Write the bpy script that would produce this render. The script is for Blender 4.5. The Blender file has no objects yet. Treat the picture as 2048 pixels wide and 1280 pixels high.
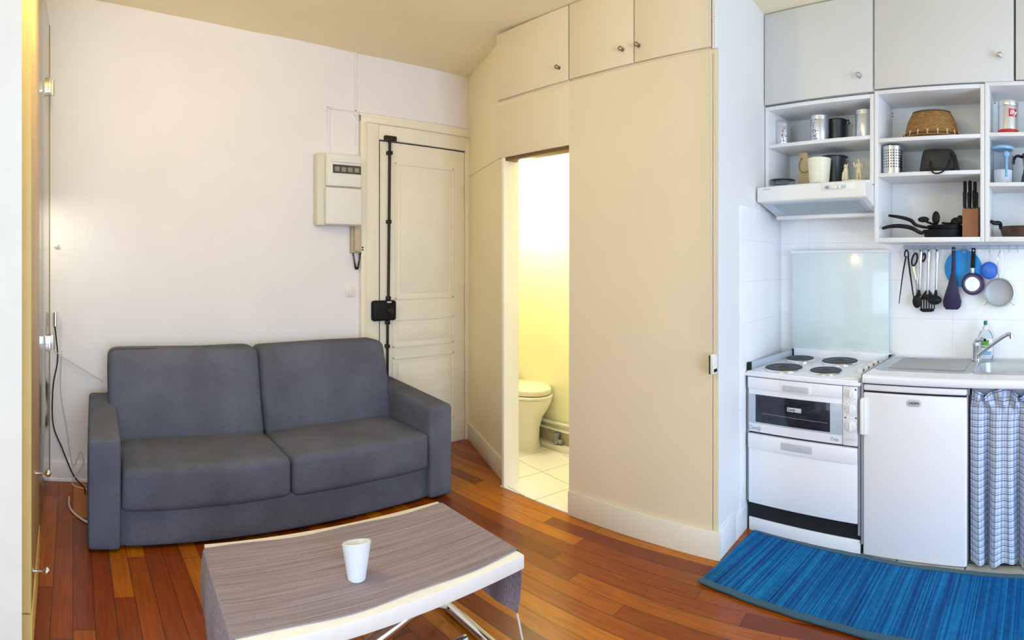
import bpy, bmesh, math, random
from math import sin, cos, tan, atan2, hypot, pi, radians, exp
from mathutils import Vector, Matrix, noise
random.seed(7)
S = bpy.context.scene
COL = S.collection

# ------------------------------------------------------------------ camera, exposure, world, daylight
# the photograph is a phone sweep: verticals stay upright, azimuth runs evenly across the frame
F, XK, Y0, HC = 1100.0, 2085.0, 530.0, 1.42
cd = bpy.data.cameras.new('camera'); cam = bpy.data.objects.new('camera', cd); COL.objects.link(cam)
cd.type = 'PANO'; cd.panorama_type = 'CENTRAL_CYLINDRICAL'
cd.central_cylindrical_range_u_min = -1024 / F; cd.central_cylindrical_range_u_max = 1024 / F
cd.central_cylindrical_range_v_min = -(1280 - Y0) / F; cd.central_cylindrical_range_v_max = Y0 / F
cd.central_cylindrical_radius = 1.0
cd.clip_start = 0.05; cd.clip_end = 60
cam.location = (0, 0, HC); cam.rotation_euler = (pi / 2, 0, -(1024 - XK) / F)
S.camera = cam
S.view_settings.view_transform = 'Standard'; S.view_settings.look = 'None'
S.view_settings.gamma = 1.0; S.view_settings.use_curve_mapping = False
S.view_settings.exposure = -0.04
S.cycles.max_bounces = 10; S.cycles.diffuse_bounces = 5
W = bpy.data.worlds.new('world'); S.world = W; W.use_nodes = True
W.node_tree.nodes['Background'].inputs[0].default_value = (0.75, 0.87, 1.0, 1)
W.node_tree.nodes['Background'].inputs[1].default_value = 0.6

def light(name, kind, loc, power, color, rot=(0, 0, 0), **kw):
    l = bpy.data.lights.new(name, kind); l.energy = power; l.color = color
    for k, v in kw.items(): setattr(l, k, v)
    o = bpy.data.objects.new(name, l); COL.objects.link(o); o.location = loc; o.rotation_euler = rot
    return o
# daylight through the window in the right wall (beside the kitchen) and the window behind the camera
light('daylight_kitchen_window', 'AREA', (2.36, 0.75, 1.30), 138, (0.56, 0.73, 1.0), (0, radians(90), 0), shape='RECTANGLE', size=2.35, size_y=2.2)
light('daylight_rear_window', 'AREA', (-0.4, -2.26, 1.4), 40, (0.62, 0.84, 0.96), (radians(90), 0, 0), shape='RECTANGLE', size=1.8, size_y=2.2)

# ------------------------------------------------------------------ materials (all procedural)
def nm(name):
    m = bpy.data.materials.new(name); m.use_nodes = True
    nt = m.node_tree; return m, nt, nt.nodes['Principled BSDF']
def node(nt, t, **kw):
    n = nt.nodes.new(t)
    for k, v in kw.items(): setattr(n, k, v)
    return n
def math_(nt, op, a, b=None, c=None):
    n = nt.nodes.new('ShaderNodeMath'); n.operation = op
    for i, v in enumerate((a, b, c)):
        if v is None: continue
        if isinstance(v, (int, float)): n.inputs[i].default_value = v
        else: nt.links.new(v, n.inputs[i])
    return n.outputs[0]
def ramp(nt, fac, stops, interp='LINEAR'):
    r = nt.nodes.new('ShaderNodeValToRGB'); r.color_ramp.interpolation = interp
    el = r.color_ramp.elements
    while len(el) < len(stops): el.new(0.5)
    for e, (p, c) in zip(el, stops): e.position = p; e.color = (*c, 1)
    nt.links.new(fac, r.inputs[0]); return r.outputs[0]
def mixc(nt, fac, a, b, mode='MIX'):
    n = nt.nodes.new('ShaderNodeMix'); n.data_type = 'RGBA'; n.blend_type = mode
    if isinstance(fac, (int, float)): n.inputs[0].default_value = fac
    else: nt.links.new(fac, n.inputs[0])
    for i, v in ((6, a), (7, b)):
        if isinstance(v, tuple): n.inputs[i].default_value = (*v, 1)
        else: nt.links.new(v, n.inputs[i])
    return n.outputs[2]
def bump(nt, bsdf, h, strength=0.2, dist=0.01):
    b = nt.nodes.new('ShaderNodeBump'); b.inputs['Strength'].default_value = strength; b.inputs['Distance'].default_value = dist
    nt.links.new(h, b.inputs['Height']); nt.links.new(b.outputs[0], bsdf.inputs['Normal'])
def srgb(r, g, b):
    f = lambda v: (v / 255 / 12.92) if v <= 10 else ((v / 255 + 0.055) / 1.055) ** 2.4
    return (f(r), f(g), f(b))
def plain(name, col, rough=0.5, metal=0.0, var=0.05, scale=30, bstr=0.0, bscale=200, spec=0.5, coat=0.0):
    m, nt, b = nm(name)
    tc = node(nt, 'ShaderNodeTexCoord'); n = node(nt, 'ShaderNodeTexNoise'); n.inputs['Scale'].default_value = scale; n.inputs['Detail'].default_value = 4
    nt.links.new(tc.outputs['Object'], n.inputs['Vector'])
    c = ramp(nt, n.outputs[0], [(0.3, tuple(x * (1 - var) for x in col)), (0.7, tuple(min(1, x * (1 + var)) for x in col))])
    nt.links.new(c, b.inputs['Base Color'])
    b.inputs['Roughness'].default_value = rough; b.inputs['Metallic'].default_value = metal
    b.inputs['Specular IOR Level'].default_value = spec; b.inputs['Coat Weight'].default_value = coat
    if bstr:
        n2 = node(nt, 'ShaderNodeTexNoise'); n2.inputs['Scale'].default_value = bscale; n2.inputs['Detail'].default_value = 3
        nt.links.new(tc.outputs['Object'], n2.inputs['Vector']); bump(nt, b, n2.outputs[0], bstr, 0.004)
    return m
def glass(name, col, rough=0.02, ior=1.45):
    m, nt, b = nm(name); b.inputs['Base Color'].default_value = (*col, 1); b.inputs['Roughness'].default_value = rough
    b.inputs['Transmission Weight'].default_value = 1; b.inputs['IOR'].default_value = ior
    n = node(nt, 'ShaderNodeTexNoise'); n.inputs['Scale'].default_value = 8; bump(nt, b, n.outputs[0], 0.02, 0.002)
    return m
def emit(name, col, strength):
    m, nt, b = nm(name); b.inputs['Base Color'].default_value = (*col, 1)
    b.inputs['Emission Color'].default_value = (*col, 1); b.inputs['Emission Strength'].default_value = strength
    return m

M = {}
M['wall'] = plain('wall_paint_cream', srgb(243, 238, 238), 0.75, var=0.02, scale=3, bstr=0.12, bscale=90)
M['wall_white'] = plain('wall_paint_white', srgb(238, 238, 236), 0.6, var=0.015, scale=3, bstr=0.08, bscale=90)
M['pier'] = plain('pier_paint_white', srgb(226, 219, 208), 0.6, var=0.03, scale=6, bstr=0.1, bscale=60)
M['ceiling'] = plain('ceiling_paint_pale_yellow', srgb(250, 240, 206), 0.8, var=0.03, scale=2, bstr=0.1, bscale=80)  # even pale yellow tone
M['partition'] = plain('partition_paint_cream', srgb(230, 214, 182), 0.6, var=0.02, scale=2, bstr=0.08, bscale=80)
M['shortwall'] = plain('partition_paint_lightened', srgb(250, 236, 200), 0.6, var=0.02, scale=2, bstr=0.08, bscale=80)  # lighter copy of the partition paint, making up for weak light there
M['bath'] = plain('bathroom_paint_pale_yellow', srgb(246, 244, 206), 0.5, var=0.02, scale=2)
M['door'] = plain('door_paint_ivory', srgb(246, 238, 216), 0.5, var=0.02, scale=5, bstr=0.08, bscale=40)
M['trim'] = plain('trim_paint', srgb(232, 222, 202), 0.5, var=0.02, scale=5)
M['laminate'] = plain('white_laminate', srgb(232, 232, 230), 0.4, var=0.012, scale=4)
M['laminate_door'] = plain('white_laminate_door_shaded', srgb(214, 212, 206), 0.4, var=0.012, scale=4)  # darker copy of the laminate, shade of the high doors in its colour
M['enamel'] = plain('white_enamel', srgb(240, 240, 244), 0.22, var=0.01, scale=4)
M['plastic'] = plain('white_plastic', srgb(236, 234, 228), 0.35, var=0.015, scale=6)
M['ivory'] = plain('ivory_plastic', srgb(226, 222, 200), 0.4, var=0.02, scale=6)
M['black'] = plain('black_plastic', (0.008, 0.008, 0.009), 0.5, var=0.1, spec=0.25)
M['blackgap'] = plain('black_gap_shade', (0.006, 0.006, 0.007), 0.8, var=0.1)  # solid black standing in for the shade inside gaps and recesses
M['darkmetal'] = plain('dark_lock_metal', (0.018, 0.013, 0.010), 0.4, var=0.2, metal=0.3)
M['brushed'] = plain('satin_sink_steel', (0.52, 0.55, 0.59), 0.38, metal=0.7, var=0.05, scale=60)
M['chrome'] = plain('chrome', (0.78, 0.79, 0.80), 0.08, metal=1.0, var=0.02)
M['steel'] = plain('brushed_steel', (0.60, 0.61, 0.62), 0.28, metal=1.0, var=0.05, scale=60)
M['tin'] = plain('tin_metal', (0.70, 0.70, 0.72), 0.30, metal=0.85, var=0.04)
M['darktin'] = plain('dark_grey_metal', (0.07, 0.075, 0.08), 0.4, metal=0.6, var=0.15)
M['brass'] = plain('aged_nickel', (0.40, 0.34, 0.24), 0.25, metal=1.0, var=0.1)
M['grey'] = plain('grey_plastic', (0.30, 0.31, 0.33), 0.45)
M['lightgrey'] = plain('light_grey_plastic', (0.55, 0.56, 0.58), 0.4)
M['hobplate'] = plain('cast_iron_plate', (0.035, 0.036, 0.04), 0.55, var=0.2, scale=80, bstr=0.1)
M['beech'] = plain('yellow_beech_edge', srgb(238, 208, 130), 0.45, var=0.05, scale=6)
M['beechdark'] = plain('brown_beech_front', srgb(190, 158, 104), 0.4, var=0.06, scale=6)
M['recess'] = plain('dim_recess', srgb(104, 98, 78), 0.4, var=0.2, scale=25)
M['breaker'] = plain('dim_breaker', srgb(150, 146, 124), 0.4, var=0.2, scale=40)
M['red'] = plain('red_label', srgb(196, 26, 44), 0.4)
M['cream'] = plain('cream_ceramic', srgb(238, 230, 208), 0.4, var=0.03)
M['figure'] = plain('ivory_figurine', srgb(232, 214, 180), 0.5, var=0.06, scale=60)
M['woodlight'] = plain('light_board_wood', srgb(216, 186, 136), 0.5, var=0.08, scale=18)
M['woodblock'] = plain('knife_block_wood', srgb(150, 92, 56), 0.45, var=0.12, scale=22)
M['purple'] = plain('dark_purple_plastic', (0.018, 0.010, 0.055), 0.45, var=0.25, scale=120)
M['purplepan'] = plain('purple_enamel', (0.050, 0.018, 0.085), 0.25, var=0.1)
M['bluetriv'] = plain('bright_blue_silicone', srgb(20, 146, 222), 0.45, var=0.12, scale=260)
M['bluefunnel'] = plain('blue_plastic', srgb(62, 118, 214), 0.35, var=0.08)
M['skyblue'] = plain('pale_blue_plastic', srgb(132, 182, 218), 0.35)
M['brownpan'] = plain('brown_pan_enamel', (0.070, 0.035, 0.028), 0.35, var=0.15)
M['green'] = plain('green_cap', srgb(10, 128, 84), 0.4)
M['labelgreen'] = plain('green_label', srgb(96, 168, 60), 0.5, var=0.4, scale=60)
M['flour'] = plain('white_sugar', srgb(238, 238, 240), 0.9)
M['beige'] = plain('beige_plastic', srgb(196, 182, 152), 0.45)
M['cablewhite'] = plain('white_cable', srgb(212, 204, 192), 0.5)
M['tablewhite'] = plain('white_table_paint', srgb(240, 234, 226), 0.4, var=0.02)
M['cup'] = plain('white_porcelain', srgb(238, 238, 242), 0.25, var=0.01)
M['toilet'] = plain('toilet_ceramic', srgb(246, 244, 232), 0.12, var=0.01)
M['lintelshade'] = plain('brown_lintel_shade', srgb(112, 82, 40), 0.6)  # brown that paints the shade under the lintel
M['glass'] = glass('clear_glass', (0.95, 0.98, 0.99))
M['clearplastic'] = glass('clear_plastic', (0.90, 0.95, 1.0), 0.05, 1.25)

def thinpane():
    m = bpy.data.materials.new('thin_glass_pane'); m.use_nodes = True; nt = m.node_tree; nt.nodes.clear()
    out = node(nt, 'ShaderNodeOutputMaterial'); tr = node(nt, 'ShaderNodeBsdfTransparent'); gl = node(nt, 'ShaderNodeBsdfGlossy'); mx = node(nt, 'ShaderNodeMixShader'); fr = node(nt, 'ShaderNodeLayerWeight'); fr.inputs['Blend'].default_value = 0.5
    n = node(nt, 'ShaderNodeTexNoise'); n.inputs['Scale'].default_value = 2
    nt.links.new(ramp(nt, n.outputs[0], [(0.3, (0.93, 0.95, 0.93)), (0.7, (0.96, 0.97, 0.95))]), tr.inputs[0])
    gl.inputs['Roughness'].default_value = 0.03; 
    nt.links.new(math_(nt, 'MULTIPLY_ADD', math_(nt, 'POWER', fr.outputs['Facing'], 5.0), 0.9, 0.04), mx.inputs[0]); nt.links.new(tr.outputs[0], mx.inputs[1]); nt.links.new(gl.outputs[0], mx.inputs[2]); nt.links.new(mx.outputs[0], out.inputs[0]); return m
M['thinpane'] = thinpane()
def lidglass():
    m, nt, b = nm('pale_green_lid_glass'); n = node(nt, 'ShaderNodeTexNoise'); n.inputs['Scale'].default_value = 3
    c = ramp(nt, n.outputs[0], [(0.3, srgb(216, 228, 226)), (0.7, srgb(222, 232, 230))])
    nt.links.new(c, b.inputs['Base Color']); b.inputs['Roughness'].default_value = 0.12; b.inputs['Coat Weight'].default_value = 0.5
    return m
M['lidglass'] = lidglass()
def ovenglass():
    m, nt, b = nm('dark_oven_glass'); n = node(nt, 'ShaderNodeTexNoise'); n.inputs['Scale'].default_value = 9
    c = ramp(nt, n.outputs[0], [(0.3, (0.010, 0.013, 0.022)), (0.7, (0.022, 0.028, 0.045))])
    nt.links.new(c, b.inputs['Base Color']); b.inputs['Roughness'].default_value = 0.08
    return m
M['ovenglass'] = ovenglass()
M['ovenpane'] = plain('grey_oven_pane', srgb(186, 196, 210), 0.15, var=0.02)

def planks():
    m, nt, b = nm('oak_floor_planks')
    tc = node(nt, 'ShaderNodeTexCoord'); mp = node(nt, 'ShaderNodeMapping'); mp.inputs['Rotation'].default_value[2] = -radians(11)
    nt.links.new(tc.outputs['Object'], mp.inputs[0]); sp = node(nt, 'ShaderNodeSeparateXYZ'); nt.links.new(mp.outputs[0], sp.inputs[0])
    w, L = 0.088, 0.95
    v = math_(nt, 'DIVIDE', sp.outputs[1], w); row = math_(nt, 'FLOOR', v)
    wn = node(nt, 'ShaderNodeTexWhiteNoise'); wn.noise_dimensions = '1D'; nt.links.new(row, wn.inputs['W'])
    u = math_(nt, 'ADD', math_(nt, 'DIVIDE', sp.outputs[0], L), math_(nt, 'MULTIPLY', wn.outputs[0], 7.3)); colm = math_(nt, 'FLOOR', u)
    cb = node(nt, 'ShaderNodeCombineXYZ'); nt.links.new(row, cb.inputs[0]); nt.links.new(colm, cb.inputs[1])
    w2 = node(nt, 'ShaderNodeTexWhiteNoise'); w2.noise_dimensions = '2D'; nt.links.new(cb.outputs[0], w2.inputs['Vector'])
    base = ramp(nt, w2.outputs[0], [(0.0, srgb(116, 48, 4)), (0.35, srgb(144, 68, 6)), (0.7, srgb(168, 90, 10)), (1.0, srgb(194, 118, 18))])
    # grain
    m2 = node(nt, 'ShaderNodeMapping'); m2.inputs['Scale'].default_value = (3, 42, 1); nt.links.new(mp.outputs[0], m2.inputs[0])
    off = node(nt, 'ShaderNodeVectorMath'); off.operation = 'ADD'; nt.links.new(m2.outputs[0], off.inputs[0]); 
    sc = node(nt, 'ShaderNodeVectorMath'); sc.operation = 'SCALE'; sc.inputs['Scale'].default_value = 17; nt.links.new(w2.outputs['Color'], sc.inputs[0]); nt.links.new(sc.outputs[0], off.inputs[1])
    g = node(nt, 'ShaderNodeTexNoise'); g.inputs['Scale'].default_value = 2.0; g.inputs['Detail'].default_value = 6; nt.links.new(off.outputs[0], g.inputs['Vector'])
    gr = ramp(nt, g.outputs[0], [(0.3, (0.72, 0.66, 0.6)), (0.65, (1.08, 1.05, 1.0))])
    c = mixc(nt, 1.0, base, gr, 'MULTIPLY')
    fv = math_(nt, 'FRACT', v); fu = math_(nt, 'FRACT', u)
    ev = math_(nt, 'MINIMUM', fv, math_(nt, 'SUBTRACT', 1.0, fv)); eu = math_(nt, 'MULTIPLY', math_(nt, 'MINIMUM', fu, math_(nt, 'SUBTRACT', 1.0, fu)), L / w)
    gap = math_(nt, 'LESS_THAN', math_(nt, 'MINIMUM', ev, eu), 0.022)
    c = mixc(nt, math_(nt, 'MULTIPLY', gap, 0.75), c, (0.03, 0.014, 0.006))
    nt.links.new(c, b.inputs['Base Color'])
    b.inputs['Roughness'].default_value = 0.30; b.inputs['Coat Weight'].default_value = 0.15; b.inputs['Coat Roughness'].default_value = 0.16; b.inputs['Specular IOR Level'].default_value = 0.3
    h = math_(nt, 'SUBTRACT', math_(nt, 'MULTIPLY', g.outputs[0], 0.25), gap); bump(nt, b, h, 0.25, 0.003)
    return m
M['planks'] = planks()

def tiles(name, sx, sy, col, grout, gw=0.012, axes=(0, 1), rough=0.2, off=(0, 0)):
    m, nt, b = nm(name); tc = node(nt, 'ShaderNodeTexCoord'); sp = node(nt, 'ShaderNodeSeparateXYZ'); nt.links.new(tc.outputs['Object'], sp.inputs[0])
    es = []
    for ax, s, o in ((axes[0], sx, off[0]), (axes[1], sy, off[1])):
        f = math_(nt, 'FRACT', math_(nt, 'DIVIDE', math_(nt, 'ADD', sp.outputs[ax], o + 50 * s), s))
        es.append(math_(nt, 'MULTIPLY', math_(nt, 'MINIMUM', f, math_(nt, 'SUBTRACT', 1.0, f)), s))
    g = math_(nt, 'LESS_THAN', math_(nt, 'MINIMUM', es[0], es[1]), gw / 2)
    n = node(nt, 'ShaderNodeTexNoise'); n.inputs['Scale'].default_value = 4; nt.links.new(tc.outputs['Object'], n.inputs['Vector'])
    cc = ramp(nt, n.outputs[0], [(0.3, tuple(x * 0.97 for x in col)), (0.7, col)])
    nt.links.new(mixc(nt, g, cc, grout), b.inputs['Base Color']); b.inputs['Roughness'].default_value = rough
    bump(nt, b, math_(nt, 'SUBTRACT', 1.0, g), 0.2, 0.002)
    return m
M['walltile'] = tiles('white_wall_tiles', 0.45, 0.225, srgb(250, 250, 250), srgb(230, 233, 236), 0.003, (0, 2), 0.22, (0.07, 0.02))
M['sidetile'] = tiles('white_side_tiles', 0.9, 0.225, srgb(250, 250, 250), srgb(230, 233, 236), 0.003, (1, 2), 0.22, (0.0, 0.02))
M['floortile'] = tiles('white_floor_tiles', 0.33, 0.33, srgb(252, 252, 250), srgb(206, 200, 178), 0.008, (0, 1), 0.25)
M['greytile'] = tiles('grey_floor_tiles', 0.33, 0.33, srgb(176, 170, 160), srgb(70, 66, 62), 0.008, (0, 1), 0.35, (0.03, 0.05))

def fabric(name, c1, c2, scale=420, bstr=0.5, sheen=0.3, big=4):
    m, nt, b = nm(name); tc = node(nt, 'ShaderNodeTexCoord')
    n = node(nt, 'ShaderNodeTexNoise'); n.inputs['Scale'].default_value = scale; n.inputs['Detail'].default_value = 2; nt.links.new(tc.outputs['Object'], n.inputs['Vector'])
    n2 = node(nt, 'ShaderNodeTexNoise'); n2.inputs['Scale'].default_value = big; n2.inputs['Detail'].default_value = 5; nt.links.new(tc.outputs['Object'], n2.inputs['Vector'])
    c = ramp(nt, n.outputs[0], [(0.3, c1), (0.7, c2)])
    c = mixc(nt, 1.0, c, ramp(nt, n2.outputs[0], [(0.3, (0.80, 0.79, 0.78)), (0.7, (1.12, 1.12, 1.12))]), 'MULTIPLY')
    nt.links.new(c, b.inputs['Base Color']); b.inputs['Roughness'].default_value = 0.95; b.inputs['Sheen Weight'].default_value = sheen; b.inputs['Sheen Roughness'].default_value = 0.5
    b.inputs['Specular IOR Level'].default_value = 0.15
    bump(nt, b, n.outputs[0], bstr, 0.003)
    return m
M['sofa'] = fabric('grey_sofa_fabric', srgb(84, 87, 101), srgb(114, 118, 136), sheen=0.0)
def runner():
    m, nt, b = nm('taupe_woven_runner'); tc = node(nt, 'ShaderNodeTexCoord')
    mp = node(nt, 'ShaderNodeMapping'); mp.inputs['Scale'].default_value = (3.0, 150, 60); nt.links.new(tc.outputs['Object'], mp.inputs[0])
    n = node(nt, 'ShaderNodeTexNoise'); n.inputs['Scale'].default_value = 1.0; n.inputs['Detail'].default_value = 5; nt.links.new(mp.outputs[0], n.inputs['Vector'])
    n2 = node(nt, 'ShaderNodeTexNoise'); n2.inputs['Scale'].default_value = 350; nt.links.new(tc.outputs['Object'], n2.inputs['Vector'])
    c = ramp(nt, n.outputs[0], [(0.25, srgb(126, 113, 120)), (0.5, srgb(150, 137, 144)), (0.75, srgb(168, 155, 162))])
    c = mixc(nt, 1.0, c, ramp(nt, n2.outputs[0], [(0.3, (0.88, 0.88, 0.88)), (0.7, (1.06, 1.06, 1.06))]), 'MULTIPLY')
    nt.links.new(c, b.inputs['Base Color']); b.inputs['Roughness'].default_value = 0.95; b.inputs['Specular IOR Level'].default_value = 0.1
    bump(nt, b, n.outputs[0], 0.6, 0.003); return m
M['runner'] = runner()
def rugm():
    m, nt, b = nm('blue_bamboo_rug'); tc = node(nt, 'ShaderNodeTexCoord'); sp = node(nt, 'ShaderNodeSeparateXYZ'); nt.links.new(tc.outputs['Object'], sp.inputs[0])
    st = math_(nt, 'FLOOR', math_(nt, 'DIVIDE', sp.outputs[0], 0.0065))
    wn = node(nt, 'ShaderNodeTexWhiteNoise'); wn.noise_dimensions = '1D'; nt.links.new(st, wn.inputs['W'])
    mp = node(nt, 'ShaderNodeMapping'); mp.inputs['Scale'].default_value = (14, 1.6, 1); nt.links.new(tc.outputs['Object'], mp.inputs[0])
    n = node(nt, 'ShaderNodeTexNoise'); n.inputs['Scale'].default_value = 1.6; n.inputs['Detail'].default_value = 6; nt.links.new(mp.outputs[0], n.inputs['Vector'])
    f = math_(nt, 'ADD', math_(nt, 'MULTIPLY', wn.outputs[0], 0.42), math_(nt, 'MULTIPLY', n.outputs[0], 0.62))
    c = ramp(nt, f, [(0.2, srgb(0, 56, 118)), (0.5, srgb(2, 92, 158)), (0.8, srgb(14, 132, 194))])
    n3 = node(nt, 'ShaderNodeTexNoise'); n3.inputs['Scale'].default_value = 45; n3.inputs['Detail'].default_value = 3; nt.links.new(tc.outputs['Object'], n3.inputs['Vector'])
    c = mixc(nt, 1.0, c, ramp(nt, n3.outputs[0], [(0.3, (0.78, 0.8, 0.82)), (0.7, (1.1, 1.1, 1.1))]), 'MULTIPLY')
    nt.links.new(c, b.inputs['Base Color']); b.inputs['Roughness'].default_value = 0.75; b.inputs['Specular IOR Level'].default_value = 0.2
    bump(nt, b, math_(nt, 'FRACT', math_(nt, 'DIVIDE', sp.outputs[0], 0.0065)), 0.4, 0.002); return m
M['rug'] = rugm()
M['rughem'] = fabric('dark_teal_rug_hem', srgb(22, 62, 84), srgb(44, 92, 112), 300)
def basketm():
    m, nt, b = nm('woven_wicker'); tc = node(nt, 'ShaderNodeTexCoord')
    br = node(nt, 'ShaderNodeTexBrick'); uv = node(nt, 'ShaderNodeUVMap'); nt.links.new(uv.outputs[0], br.inputs['Vector'])
    br.inputs['Color1'].default_value = (*srgb(150, 108, 56), 1); br.inputs['Color2'].default_value = (*srgb(178, 132, 72), 1); br.inputs['Mortar'].default_value = (*srgb(84, 54, 26), 1)
    br.inputs['Scale'].default_value = 1.0; br.inputs['Mortar Size'].default_value = 0.0011; br.inputs['Brick Width'].default_value = 0.024; br.inputs['Row Height'].default_value = 0.0085
    nt.links.new(br.outputs[0], b.inputs['Base Color']); b.inputs['Roughness'].default_value = 0.65; bump(nt, b, br.outputs[1], -0.6, 0.004); return m
M['basket'] = basketm()
def curtainm():
    m, nt, b = nm('blue_checked_cotton'); uv = node(nt, 'ShaderNodeUVMap'); sp = node(nt, 'ShaderNodeSeparateXYZ'); nt.links.new(uv.outputs[0], sp.inputs[0])
    c = srgb(208, 216, 228)
    f = math_(nt, 'FRACT', math_(nt, 'DIVIDE', sp.outputs[1], 0.031))
    d1 = math_(nt, 'LESS_THAN', math_(nt, 'ABSOLUTE', math_(nt, 'SUBTRACT', f, 0.30)), 0.075)
    d2 = math_(nt, 'LESS_THAN', math_(nt, 'ABSOLUTE', math_(nt, 'SUBTRACT', f, 0.62)), 0.05)
    g = math_(nt, 'FRACT', math_(nt, 'DIVIDE', sp.outputs[0], 0.048))
    v1 = math_(nt, 'LESS_THAN', math_(nt, 'ABSOLUTE', math_(nt, 'SUBTRACT', g, 0.3)), 0.15)
    v2 = math_(nt, 'LESS_THAN', math_(nt, 'ABSOLUTE', math_(nt, 'SUBTRACT', g, 0.75)), 0.05)
    cc = mixc(nt, math_(nt, 'MULTIPLY', v1, 0.8), c, srgb(136, 160, 200))
    cc = mixc(nt, math_(nt, 'MULTIPLY', v2, 0.6), cc, srgb(120, 140, 180))
    cc = mixc(nt, math_(nt, 'MULTIPLY', d2, 0.6), cc, srgb(96, 110, 140))
    cc = mixc(nt, math_(nt, 'MULTIPLY', d1, 0.85), cc, srgb(84, 100, 138))
    nt.links.new(cc, b.inputs['Base Color']); b.inputs['Roughness'].default_value = 0.9; b.inputs['Specular IOR Level'].default_value = 0.1
    return m
M['curtain'] = curtainm()
def dots(name, base, dot, s, r, metal=0.0, rough=0.4, uvmap=True):
    m, nt, b = nm(name)
    src = node(nt, 'ShaderNodeUVMap').outputs[0] if uvmap else node(nt, 'ShaderNodeTexCoord').outputs['Object']
    sp = node(nt, 'ShaderNodeSeparateXYZ'); nt.links.new(src, sp.inputs[0]); q = []
    for ax in (0, 1):
        f = math_(nt, 'SUBTRACT', math_(nt, 'FRACT', math_(nt, 'DIVIDE', sp.outputs[ax], s)), 0.5); q.append(math_(nt, 'MULTIPLY', f, f))
    d = math_(nt, 'LESS_THAN', math_(nt, 'ADD', q[0], q[1]), r * r)
    nt.links.new(mixc(nt, d, base, dot), b.inputs['Base Color']); b.inputs['Roughness'].default_value = rough
    nt.links.new(math_(nt, 'MULTIPLY', math_(nt, 'SUBTRACT', 1.0, d), metal), b.inputs['Metallic'])
    return m
M['perf'] = dots('perforated_steel', (0.62, 0.62, 0.64), (0.01, 0.01, 0.012), 0.0150, 0.27, 1.0, 0.25)
M['grille'] = dots('perforated_hood_grille', srgb(196, 206, 212), srgb(70, 84, 96), 0.0125, 0.33, 0.0, 0.4)
M['mesh'] = plain('sieve_mesh', srgb(176, 180, 184), 0.5, metal=0.3, var=0.08, scale=400)
def flor():
    m, nt, b = nm('patterned_tin'); uv = node(nt, 'ShaderNodeUVMap'); vo = node(nt, 'ShaderNodeTexVoronoi'); vo.inputs['Scale'].default_value = 70
    nt.links.new(uv.outputs[0], vo.inputs['Vector']); sp = node(nt, 'ShaderNodeSeparateXYZ'); nt.links.new(uv.outputs[0], sp.inputs[0])
    f = math_(nt, 'LESS_THAN', vo.outputs['Distance'], 0.35)
    band = math_(nt, 'LESS_THAN', math_(nt, 'FRACT', math_(nt, 'MULTIPLY', sp.outputs[0], 9.0)), 0.4)
    nt.links.new(mixc(nt, math_(nt, 'MULTIPLY', f, band), (0.68, 0.68, 0.72), (0.16, 0.17, 0.24)), b.inputs['Base Color'])
    b.inputs['Metallic'].default_value = 0.75; b.inputs['Roughness'].default_value = 0.33; return m
M['patterntin'] = flor()

# ------------------------------------------------------------------ mesh helpers
def place_px(x, y, Y):           # the point at depth Y (kitchen axis) that the photograph shows at x, y
    b = (x - XK) / F; r = Y / cos(b); return Vector((Y * tan(b), Y, HC + (Y0 - y) / F * r))
def ang(x): return (x - XK) / F
def NB(): return bmesh.new()
def frame(o, xdir, zdir=(0, 0, 1)):
    x = Vector(xdir).normalized(); z = Vector(zdir).normalized(); y = z.cross(x).normalized(); z = x.cross(y)
    m = Matrix((x, y, z)).transposed().to_4x4(); m.translation = Vector(o); return m
def add(bm, other, mat=None):
    if mat is not None: other.transform(mat)
    me = bpy.data.meshes.new('tmp'); other.to_mesh(me); bm.from_mesh(me); bpy.data.meshes.remove(me); other.free(); return bm
def box(bm, a, b, bev=0.0, mat=None, seg=2):
    o = NB(); bmesh.ops.create_cube(o, size=1)
    for v in o.verts: v.co = Vector([a[i] + (v.co[i] + 0.5) * (b[i] - a[i]) for i in range(3)])
    if bev > 0: bmesh.ops.bevel(o, geom=list(o.edges), offset=bev, segments=seg, affect='EDGES', profile=0.5)
    return add(bm, o, mat)
def prism(bm, pts, z0, z1, bev=0.0, mat=None, seg=2):
    o = NB(); vs = [o.verts.new((p[0], p[1], z0)) for p in pts]; f = o.faces.new(vs)
    r = bmesh.ops.extrude_face_region(o, geom=[f]); bmesh.ops.translate(o, verts=[v for v in r['geom'] if isinstance(v, bmesh.types.BMVert)], vec=(0, 0, z1 - z0))
    bmesh.ops.recalc_face_normals(o, faces=o.faces)
    if bev > 0: bmesh.ops.bevel(o, geom=list(o.edges), offset=bev, segments=seg, affect='EDGES', profile=0.5)
    return add(bm, o, mat)
def tube(bm, pts, r, n=10, caps=True, mat=None):
    pts = [Vector(p) for p in pts]; o = NB(); rings = []; rs = r if isinstance(r, (list, tuple)) else [r] * len(pts)
    up = None
    for i, p in enumerate(pts):
        t = (pts[min(i + 1, len(pts) - 1)] - pts[max(i - 1, 0)]).normalized()
        if up is None: up = t.orthogonal().normalized()
        else: up = (up - t * up.dot(t)); up = up.normalized() if up.length > 1e-6 else t.orthogonal().normalized()
        s = t.cross(up)
        rings.append([o.verts.new(p + (up * cos(2 * pi * k / n) + s * sin(2 * pi * k / n)) * rs[i]) for k in range(n)])
    for a, b in zip(rings, rings[1:]):
        for k in range(n): o.faces.new((a[k], a[(k + 1) % n], b[(k + 1) % n], b[k]))
    if caps: o.faces.new(rings[0][::-1]); o.faces.new(rings[-1])
    bmesh.ops.recalc_face_normals(o, faces=o.faces)
    return add(bm, o, mat)
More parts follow.
